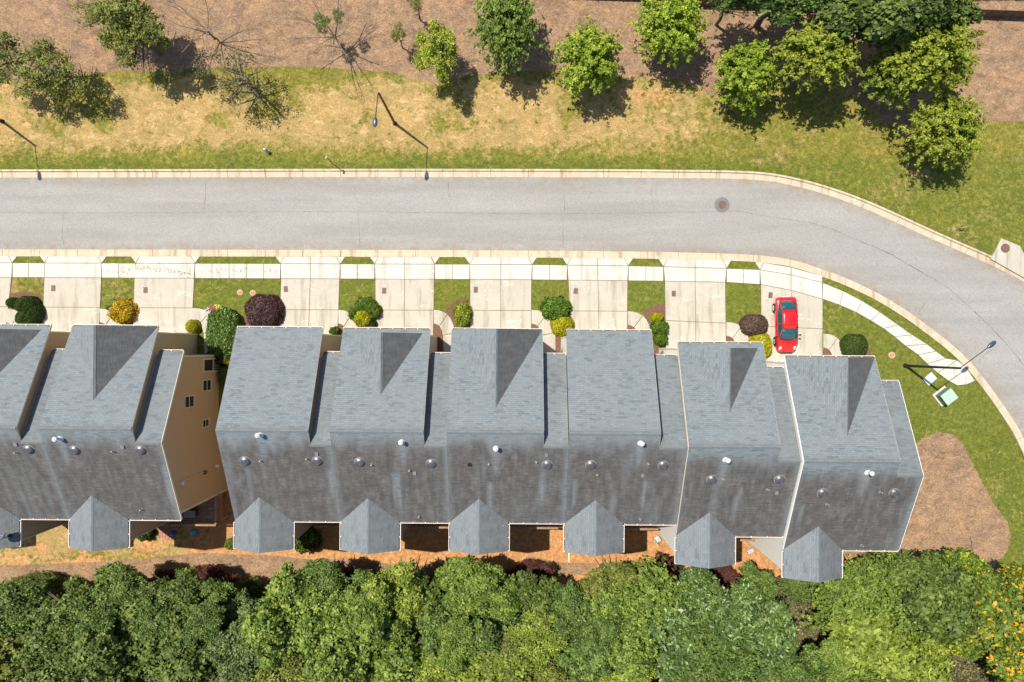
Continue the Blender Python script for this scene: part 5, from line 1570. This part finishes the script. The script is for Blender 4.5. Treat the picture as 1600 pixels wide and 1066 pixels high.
for (px, py, r, h, lf, lab) in [(477, 845, 17, 1.6, 'fresh', 'big leafy garden shrub behind the first bay of the long row'), (226, 833, 11, 1.0, 'mid', 'green bush beside the brick patio in the left garden'),
                        (487, 850, 10, 1.2, 'brown', 'withered brown bush right of the big leafy garden shrub'), (360, 850, 8, .5, 'fresh', 'low green weed clump in the garden strip beside the first bay')]:
    shrub(px, py, r, r, h, 'loose', lf, lab, 'loose shrubs in the back gardens', 'garden_shrub')
def flower_plant(px, py, col, lab):
    X, Y, z = G(px, py, .3); root = empty('flowering_plant', (X, Y, z), 0, lab, 'flower', 'flowers in front of the blossoming shrub')
    mb = MB(); rr = random.Random(int(px))
    for k in range(60):
        a = rr.uniform(0, 6.28); r = .32 * math.sqrt(rr.random()); zz = rr.uniform(.15, .42); s_ = .035
        mb.lathe([(.0001, 0), (s_, .02), (.0001, .03)], 5, (r * math.cos(a), r * math.sin(a), zz))
    tag(mb.build('petals', simple('petals_' + str(int(px)), col, .6), root), kind='stuff')
    mb = MB()
    for k in range(12): a = k * .52; mb.tube((0, 0, -.05), (.25 * math.cos(a), .25 * math.sin(a), .3), .012, n=4)
    mb.build('stems', L['mid'], root)
flower_plant(331, 483, (.45, .03, .12), 'crimson flower clump at the top left of the blossoming shrub')
flower_plant(325, 487, (.62, .60, .66), 'white flower clump next to the crimson one')
flower_plant(340, 481, (.60, .50, .10), 'pale yellow flower clump right of the crimson one')

# ------------------------------------------------------------------ lamps, hydrant, signs, boxes
def street_lamp(bx, by, arm, armlen, label):
    X, Y, z = G(bx, by)
    root = empty('street_lamp', (X, Y, z), 0, label, 'street lamp', 'dark street lamps')
    mb = MB(); mb.tube((0, 0, -.2), (0, 0, 6.8), .12, .075, n=12); mb.build('pole', M['bronze'], root)
    mb = MB(); mb.lathe([(.19, -.05), (.19, .04), (.13, .22), (.10, .24)], 14); mb.build('base', M['bronze'], root)
    a = Vector((arm[0], arm[1], 0)).normalized()
    mb = MB(); mb.tube((0, 0, 6.72), a * armlen + Vector((0, 0, 6.95)), .035, .03, n=8); mb.build('arm', M['bronze'], root)
    mb = MB(); R = Matrix.Rotation(math.atan2(a.y, a.x), 4, 'Z'); c = a * armlen + Vector((0, 0, 6.95))
    prof = [(0.0, .06, .05), (.12, .14, .09), (.35, .18, .11), (.6, .15, .08), (.72, .05, .04)]
    rings = []
    for l_, w_, h_ in prof:
        ring = [Vector((l_, w_ * math.cos(t), h_ * math.sin(t))) for t in [2 * math.pi * k / 12 for k in range(12)]]
        rings.append([R @ p + c for p in ring])
    for i in range(len(rings) - 1):
        for k in range(12):
            j = (k + 1) % 12; mb.poly([rings[i][k], rings[i][j], rings[i + 1][j], rings[i + 1][k]])
    mb.poly(rings[0][::-1]); mb.poly(rings[-1])
    mb.build('lamp_head', M['lens'], root, smooth=True)
street_lamp(4, 190, (.08, -1), 2.0, 'dark street lamp at the left edge whose shadow crosses the kerb')
street_lamp(617, 193, (-.08, -1), 1.85, 'dark street lamp with its long arm over the dry lawn in the middle')
street_lamp(1414.5, 571.5, (.78, .62), 2.35, 'dark street lamp beside the green utility box on the right')
X, Y, z = G(418, 237)
root = empty('fire_hydrant', (X, Y, z), 0, 'small pale fire hydrant on the verge left of the leaning sign post', 'fire hydrant')
mb = MB(); mb.lathe([(.15, -.05), (.15, .04), (.10, .06), (.10, .48), (.13, .50), (.13, .54), (.10, .64), (.04, .70), (.03, .76), (.0001, .76)], 16); mb.build('barrel', M['lightgrey'], root, smooth=True)
mb = MB(); mb.tube((-.19, 0, .40), (.19, 0, .40), .05, n=10); mb.tube((0, -.2, .40), (0, 0, .40), .065, n=10); mb.build('nozzle', M['galv'], root)
def sign(bx, by, h, w, label, ang=.6, hh=.3):
    X, Y, z = G(bx, by); root = empty('sign_post', (X, Y, z), ang, label, 'sign')
    mb = MB(); mb.box(-.03, .03, -.015, .015, -.2, h); mb.build('post', M['galv'] if hh > .2 else M['bronze'], root)
    mb = MB(); mb.box(-w / 2, w / 2, -.03, -.016, h - hh, h); mb.build('sign_plate', M['white'], root)
sign(521, 257, 2.2, .3, 'thin metal sign post on the verge, plate seen edge on', 1.2)
sign(1498, 357, .7, .4, 'small low sign on the right lawn with a dark shadow', .1, .25)
# utility boxes
X, Y, z = G(1451.5, 592)
root = empty('utility_vault', (X, Y, z), math.radians(42), 'flat pale blue utility vault lid in the grass by the lamp', 'utility box')
mb = MB(); mb.box(-.42, .42, -.32, .32, -.1, .10); mb.build('box_base', M['green_dark'], root)
mb = MB(); mb.box(-.45, .45, -.34, .34, .10, .15); mb.build('lid', M['blue_lid'], root)
X, Y, z = G(1473, 619)
root = empty('transformer_box', (X, Y, z), math.radians(38), 'pale green transformer cabinet on a bare patch below the lamp', 'utility box')
mb = MB(); mb.box(-.62, .62, -.6, .6, -.1, .06); mb.build('plinth', M['walk'], root)
mb = MB(); mb.box(-.5, .5, -.45, .45, .06, .78); mb.build('cabinet', M['green_dark'], root)
mb = MB(); A = [(-.53, -.48), (.53, -.48), (.53, .48), (-.53, .48)]; mb.prism(A, .78, .86); mb.build('roof', M['green_box'], root)
def lawn_disc(px, py, r, lab, mat='pink', nm='valve_cover'):
    X, Y, z = G(px, py); root = empty(nm, (X, Y, z), 0, lab, 'cover')
    mb = MB(); mb.lathe([(r, -.05), (r, .05), (r * .85, .065), (.0001, .065)], 16); mb.build('lid', M[mat], root)
    mb = MB(); mb.lathe([(r * 1.7, -.05), (r * 1.6, .028), (r * 1.02, .035)], 18); mb.build('collar', M['debris2'], root)
M['debris2'] = simple('bare_sandy_soil', (0.42, 0.30, 0.17), .95, var=.25, scale=8)
lawn_disc(1393.5, 555, .17, 'round pinkish valve cover in the lawn between the end house and the sidewalk')
lawn_disc(375, 457, .15, 'left of two round pinkish covers in the lawn above the wine red shrub')
lawn_disc(395, 458, .15, 'right of two round pinkish covers in the lawn above the wine red shrub')

# fence at the top of the picture
def fence(p0, p1, label, n, hgt=1.9):
    a = Vector(P(*p0, .45)); b = Vector(P(*p1, .45)); d = (b - a); L_ = d.length; ang = math.atan2(d.y, d.x)
    z0 = gz(a.x, a.y)
    root = empty('fence', (a.x, a.y, z0), ang, label, 'fence', 'brown board fences at the top edge')
    st = L_ / n
    for k in range(n):
        mb = MB()
        nb = int(st / .15)
        for j in range(nb):
            x = k * st + .06 + j * (st - .12) / nb; mb.box(x, x + (st - .12) / nb - .012, -.015 - (j % 2) * .004, .01, -.1, hgt + (j % 3) * .008)
        mb.build('board_panel', M['fence'], root)
    for k in range(n + 1):
        mb = MB(); mb.box(k * st - .05, k * st + .05, -.06, .06, -.3, hgt + .06); mb.build('post', M['fence'], root)
    mb = MB(); mb.box(0, L_, .012, .06, .3, .4); mb.box(0, L_, .012, .06, hgt - .3, hgt - .2); mb.build('rail', M['fence'], root)
fence((1112, 8), (1700, 30), 'brown board fence running behind the big trees to the top right corner', 12, 1.0)
fence((850, -8), (1005, -3), 'brown board fence piece at the top edge, left of the star shaped tree', 4, 1.0)
fence((1005, 6), (1112, 8.5), 'brown board fence piece right behind the star shaped tree', 3, 1.0)

# ------------------------------------------------------------------ the red car
def car():
    cx, cs = 21.85, -1.83
    root = empty('parked_car', (cx, -cs, .055), math.radians(-90 + 1.5), 'glossy red sedan parked nose to the house on the rightmost drive', 'car')
    # local: +x is the nose, length 4.45, half width .87
    Lh = 2.24
    st = [  # x, half width at sill, half width at shoulder, z bottom, z shoulder, z top centre
        (-2.24, .62, .60, .38, .62, .64), (-2.18, .74, .72, .30, .82, .86), (-2.0, .81, .78, .24, .93, .99), (-1.7, .84, .80, .22, .95, 1.02), (-1.2, .86, .82, .20, .95, 1.0),
        (-.4, .865, .83, .19, .93, .97), (.5, .865, .825, .19, .91, .96), (1.0, .865, .81, .20, .88, .98), (1.5, .855, .76, .22, .82, .92), (1.85, .82, .70, .24, .74, .82), (2.08, .72, .60, .28, .64, .70), (2.22, .50, .42, .36, .52, .54)]
    rings = []
    for x, w0, w1, zb, zs, zt in st:
        r = []
        half = [(0.0, zb), (w0 * .85, zb), (w0 * .98, zb + (zs - zb) * .25), (w0 * 1.01, zb + (zs - zb) * .6), (w1 * 1.02, zs - .06), (w1 * .95, zs), (w1 * .6, zs + (zt - zs) * .7), (0.0, zt)]
        r = [Vector((x, y, z)) for y, z in half] + [Vector((x, -y, z)) for y, z in half[::-1][1:-1]]
        rings.append(r)
    mb = MB(); n = len(rings[0])
    for a, b in zip(rings[:-1], rings[1:]):
        for k in range(n):
            j = (k + 1) % n; mb.poly([a[k], b[k], b[j], a[j]])
    mb.poly(rings[0]); mb.poly(rings[-1][::-1])
    body_o = mb.build('body', M['red'], root)
    bm = bmesh.new(); bm.from_mesh(body_o.data); bmesh.ops.recalc_face_normals(bm, faces=bm.faces[:])
    for f in bm.faces: f.smooth = True
    bm.to_mesh(body_o.data); bm.free()
    sb = body_o.modifiers.new('sub', 'SUBSURF'); sb.levels = 2; sb.render_levels = 2
    # greenhouse
    def loft(secs, mat, name, smooth=True, sub=1):
        m_ = MB()
        for a, b in zip(secs[:-1], secs[1:]):
            for k in range(len(a) - 1): m_.poly([a[k], b[k], b[k + 1], a[k + 1]])
        o = m_.build(name, mat, root)
        b_ = bmesh.new(); b_.from_mesh(o.data); bmesh.ops.recalc_face_normals(b_, faces=b_.faces[:])
        tot = sum(f.normal.z for f in b_.faces)
        if tot < 0: bmesh.ops.reverse_faces(b_, faces=b_.faces[:])
        for f in b_.faces: f.smooth = True
        b_.to_mesh(o.data); b_.free()
        sd = o.modifiers.new('solid', 'SOLIDIFY'); sd.thickness = .015; sd.offset = -1
        return o
    def arc(x, w, z, dz, xb=0, m_=6):
        return [Vector((x + xb * (1 - (abs(t) ** 2)), w * t, z + dz * (1 - abs(t) ** 2.2))) for t in [-1 + 2 * k / m_ for k in range(m_ + 1)]]
    # roof shell
    loft([arc(-1.12, .56, 1.36, .05, -.06), arc(-.7, .60, 1.41, .05), arc(-.1, .61, 1.42, .05), arc(.30, .60, 1.39, .05, .07)], M['red'], 'roof')
    loft([arc(.32, .60, 1.375, .05, .07), arc(.75, .67, 1.15, .05, .12), arc(1.15, .73, .94, .04, .16)], M['carglass'], 'windshield')
    loft([arc(-1.80, .66, 1.0, .03, -.12), arc(-1.45, .62, 1.2, .04, -.1), arc(-1.14, .56, 1.345, .05, -.06)], M['carglass'], 'rear_window')
    for s in (-1, 1):
        m_ = MB()
        t = [(-1.15, .56, 1.365), (-.7, .60, 1.415), (-.1, .61, 1.425), (.31, .60, 1.395)]
        b = [(-1.78, .70, .97), (-.75, .80, .95), (-.05, .81, .94), (1.10, .76, .93)]
        for k in range(3):
            q = [Vector((t[k][0], s * t[k][1], t[k][2])), Vector((t[k + 1][0], s * t[k + 1][1], t[k + 1][2])), Vector((b[k + 1][0], s * b[k + 1][1], b[k + 1][2])), Vector((b[k][0], s * b[k][1], b[k][2]))]
            m_.poly(q if s < 0 else q[::-1])
        m_.build('side_window', M['carglass'], root)
        # pillars
        for (x0, w0, z0, x1, w1, z1, r) in ((-.10, .612, 1.43, -.05, .812, .95, .028), (-.68, .605, 1.42, -.78, .805, .96, .022), (.33, .60, 1.40, 1.14, .745, .95, .024), (-1.15, .565, 1.37, -1.82, .69, .99, .04)):
            p_ = MB(); p_.tube((x0, s * w0, z0), (x1, s * w1, z1), r, n=6); p_.build('pillar', M['red'] if r > .023 else M['blackplastic'], root)
        p_ = MB(); p_.tube((-1.6, s * .79, .955), (1.05, s * .80, .935), .012, n=5); p_.build('window_trim', M['blackplastic'], root)
        # door lines and handles
        for x in (-.85, .0, .93):
            p_ = MB(); p_.box(x - .006, x + .006, s * .868 - .012, s * .868 + .012, .3, .86); p_.build('door_seam', M['blackplastic'], root)
        for x in (-.62, .28):
            p_ = MB(); p_.box(x - .1, x + .1, s * .86 - .02, s * .86 + .02, .78, .81); p_.build('door_handle', M['red'], root)
        p_ = MB(); p_.lathe([(.0001, 0), (.06, .02), (.075, .07), (.06, .12), (.0001, .14)], 10, (0, 0, 0)); 
        me_ = p_.mesh('mirror', True); o = link('mirror', me_, M['red'] if s < 0 else M['blackplastic'], root); o.location = (.86, s * .93, .94); o.scale = (1.1, 1.5, .9)
        p_ = MB(); p_.tube((.86, s * .80, .96), (.86, s * .93, 1.0), .02, n=6); p_.build('mirror_stalk', M['blackplastic'], root)
        for x in (-1.38, 1.32):
            w = MB(); w.tube((x, s * .66, .31), (x, s * .88, .31), .315, n=24); wo = w.build('wheel', M['tyre'], root, smooth=False)
            w = MB(); w.tube((x, s * .84, .31), (x, s * .892, .31), .21, n=18)
            for k in range(6):
                a = k * math.pi / 3; w.tube((x, s * .893, .31), (x + .18 * math.cos(a), s * .893, .31 + .18 * math.sin(a)), .018, n=4)
            w.build('rim', M['rim'], wo)
            w = MB(); w.tube((x, s * .60, .34), (x, s * .872, .34), .365, n=24); w.build('wheel_arch', M['blackplastic'], root)
        h = MB(); h.lathe([(.0001, -.05), (.14, 0), (.10, .05), (.0001, .07)], 14); ho = link('headlight', h.mesh('headlight', True), M['lamp_clear'], root); ho.location = (1.88, s * .58, .735); ho.scale = (1.15, .8, .9); ho.rotation_euler = (0, .5, s * .35)
        h = MB(); h.lathe([(.0001, -.05), (.12, 0), (.08, .05), (.0001, .07)], 12); ho = link('tail_light', h.mesh('tail_light', True), M['lamp_red'], root); ho.location = (-2.07, s * .62, .84); ho.scale = (.8, .9, .9)
    g = MB(); g.box(2.12, 2.235, -.45, .45, .34, .44); g.build('bumper_grille', M['blackplastic'], root)
    g = MB(); g.box(2.16, 2.20, -.26, .26, .50, .56); g.build('grille', M['blackplastic'], root)
    g = MB(); g.box(-2.262, -2.22, -.26, .26, .50, .62); g.build('number_plate', M['white'], root)
    for y0 in (-.25, .2):
        g = MB(); g.tube((1.16, y0, 1.0), (1.02, y0 + .42, 1.075), .012, n=4); g.build('wiper', M['blackplastic'], root)
    # seats, seen through the glass
    for x in (.35, -.75):
        for y in (-.35, .35):
            g = MB(); g.box(x - .3, x + .2, y - .23, y + .23, .5, .68); g.box(x - .38, x - .22, y - .22, y + .22, .66, 1.12); g.build('seat', M['seatcloth'], root)
    g = MB(); g.box(.7, 1.05, -.68, .68, .78, .9); g.build('dashboard', M['blackplastic'], root)
car()

# ------------------------------------------------------------------ back garden things
def patio_chair(px, py, rz, lab, mat):
    X, Y, z = G(px, py, .4); root = empty('garden_chair', (X, Y, z), rz, lab, 'chair', 'garden chairs behind the long row')
    mb = MB(); mb.box(-.25, .25, -.25, .25, .40, .44); mb.build('seat', mat, root)
    mb = MB(); mb.box(-.25, .25, .22, .26, .44, .88); mb.build('backrest', mat, root)
    for x in (-.22, .22):
        for y in (-.22, .22):
            mb = MB(); mb.tube((x, y, -.02), (x, y, .40), .02, n=6); mb.build('leg', M['bronze'], root)
patio_chair(1172, 860, .5, 'pale grey garden chair beside the white wall of the last bay', M['lightgrey'])
patio_chair(1027, 843, 2.2, 'pale grey garden chair beside the wall of the fifth bay', M['lightgrey'])
def ball(px, py, r, lab, mat):
    X, Y, z = G(px, py, r); root = None
    mb = MB(); mb.lathe([(max(.0001, r * math.sin(a)), r - r * math.cos(a)) for a in [math.pi * k / 10 for k in range(11)]], 16)
    o = mb.build('ball', mat, None, smooth=True); o.location = (X, Y, z); tag(o, lab, 'ball')
ball(301.5, 832, .26, 'cyan ball in the shade below the corner deck', M['cyanp'])
ball(269.5, 833, .22, 'blue ball beside the brick patio', M['bluep'])
X, Y, z = G(252, 833)
pt = empty('brick_patio', (X, Y, z), math.radians(-4), kind='structure')
for i in range(9):
    for j in range(4):
        if (i in (2, 3) and j in (1, 2)): continue
        mb = MB(); x0 = -1.2 + i * .27; y0 = -.45 + j * .24; mb.box(x0, x0 + .25, y0, y0 + .22, -.05, .05 + (i * j % 3) * .006); mb.build('paver', M['brick'], pt)
X, Y = P(296, 803, 1.0)
root = empty('grill', (X, Y, .1), 0, 'grey covered grill at the corner of the deck by the tan wall', 'grill')
mb = MB(); mb.box(-.42, .42, -.05, .26, .75, 1.0); mb.box(-.42, .42, -.3, -.05, .75, .93); mb.build('lid', M['grey'], root)
mb = MB(); mb.box(-.36, .36, -.25, .22, .25, .75); mb.build('cabinet', M['blackplastic'], root)
for x in (-.33, .33):
    for y in (-.22, .19):
        mb = MB(); mb.tube((x, y, 0), (x, y, .25), .03, n=6); mb.build('leg', M['bronze'], root)
# downspout stub in the clay, fallen branch on the mulch
X, Y, z = G(889, 871); mb = MB(); mb.tube((0, -.4, .05), (0, .4, .07), .05, n=8); o = mb.build('drain_pipe', M['white'], None); o.location = (X, Y, z); tag(o, 'short white drain pipe lying in the clay below the fourth bay', 'pipe')
X, Y, z = G(1515, 848)
mb = MB(); q = Vector((0, .55, .06))
for k in range(8):
    e = q + Vector((random.uniform(-.08, .08), -.15, random.uniform(-.02, .03))); mb.tube(q, e, .028, .025, n=5); q = e
o = mb.build('fallen_branch', M['bark'], None); o.location = (X, Y, z); tag(o, 'dark fallen branch lying on the mulch bed', 'branch')

# moss creeping over the joints of the pavement at the left
def moss(pts, n, label, seed):
    rr = random.Random(seed); X, Y = P(*pts[0]); mb = MB()
    for k in range(n):
        i = rr.randrange(len(pts) - 1); t = rr.random(); px = pts[i][0] + (pts[i + 1][0] - pts[i][0]) * t + rr.gauss(0, 4.0); py = pts[i][1] + (pts[i + 1][1] - pts[i][1]) * t + rr.gauss(0, 2.2)
        x, y = P(px, py); r = rr.uniform(.012, .05); m_ = rr.randrange(5, 8)
        mb.lathe([(r, 0), (r * .8, .012), (r * .3, .018)], m_, (x - X, y - Y, rr.uniform(0, .003)))
    o = mb.build('moss', M['moss'], None); o.location = (X, Y, .058); tag(o, label, 'moss', kind='stuff')
M['moss'] = simple('moss', (0.24, 0.22, 0.10), .95, var=.5, scale=6)
moss([(215, 420), (240, 421), (262, 423), (280, 426), (302, 429)], 150, 'green moss strip on the pavement before the drive left of the long grass strip', 1)
moss([(327, 424), (350, 421), (380, 424), (405, 422), (432, 424)], 60, 'scattered moss on the pavement slabs below the longest grass strip', 2)
moss([(165, 427), (185, 423), (205, 424)], 40, 'brown green moss on the slabs left of the second drive', 3)
moss([(1393, 502), (1410, 515), (1425, 528), (1440, 547)], 45, 'moss on the curved sidewalk slabs above the street lamp', 4)
# dead crown among the green ones
x, y, z = P3(770, 1030, 5.0)
d_ = empty('dead_tree', (x, y, gz(x, y)), .7, 'pale leafless dead branches between the green crowns at the bottom edge', 'tree')
link('branches', BRlong, None, d_); d_.scale = (.8, .8, 2.2)
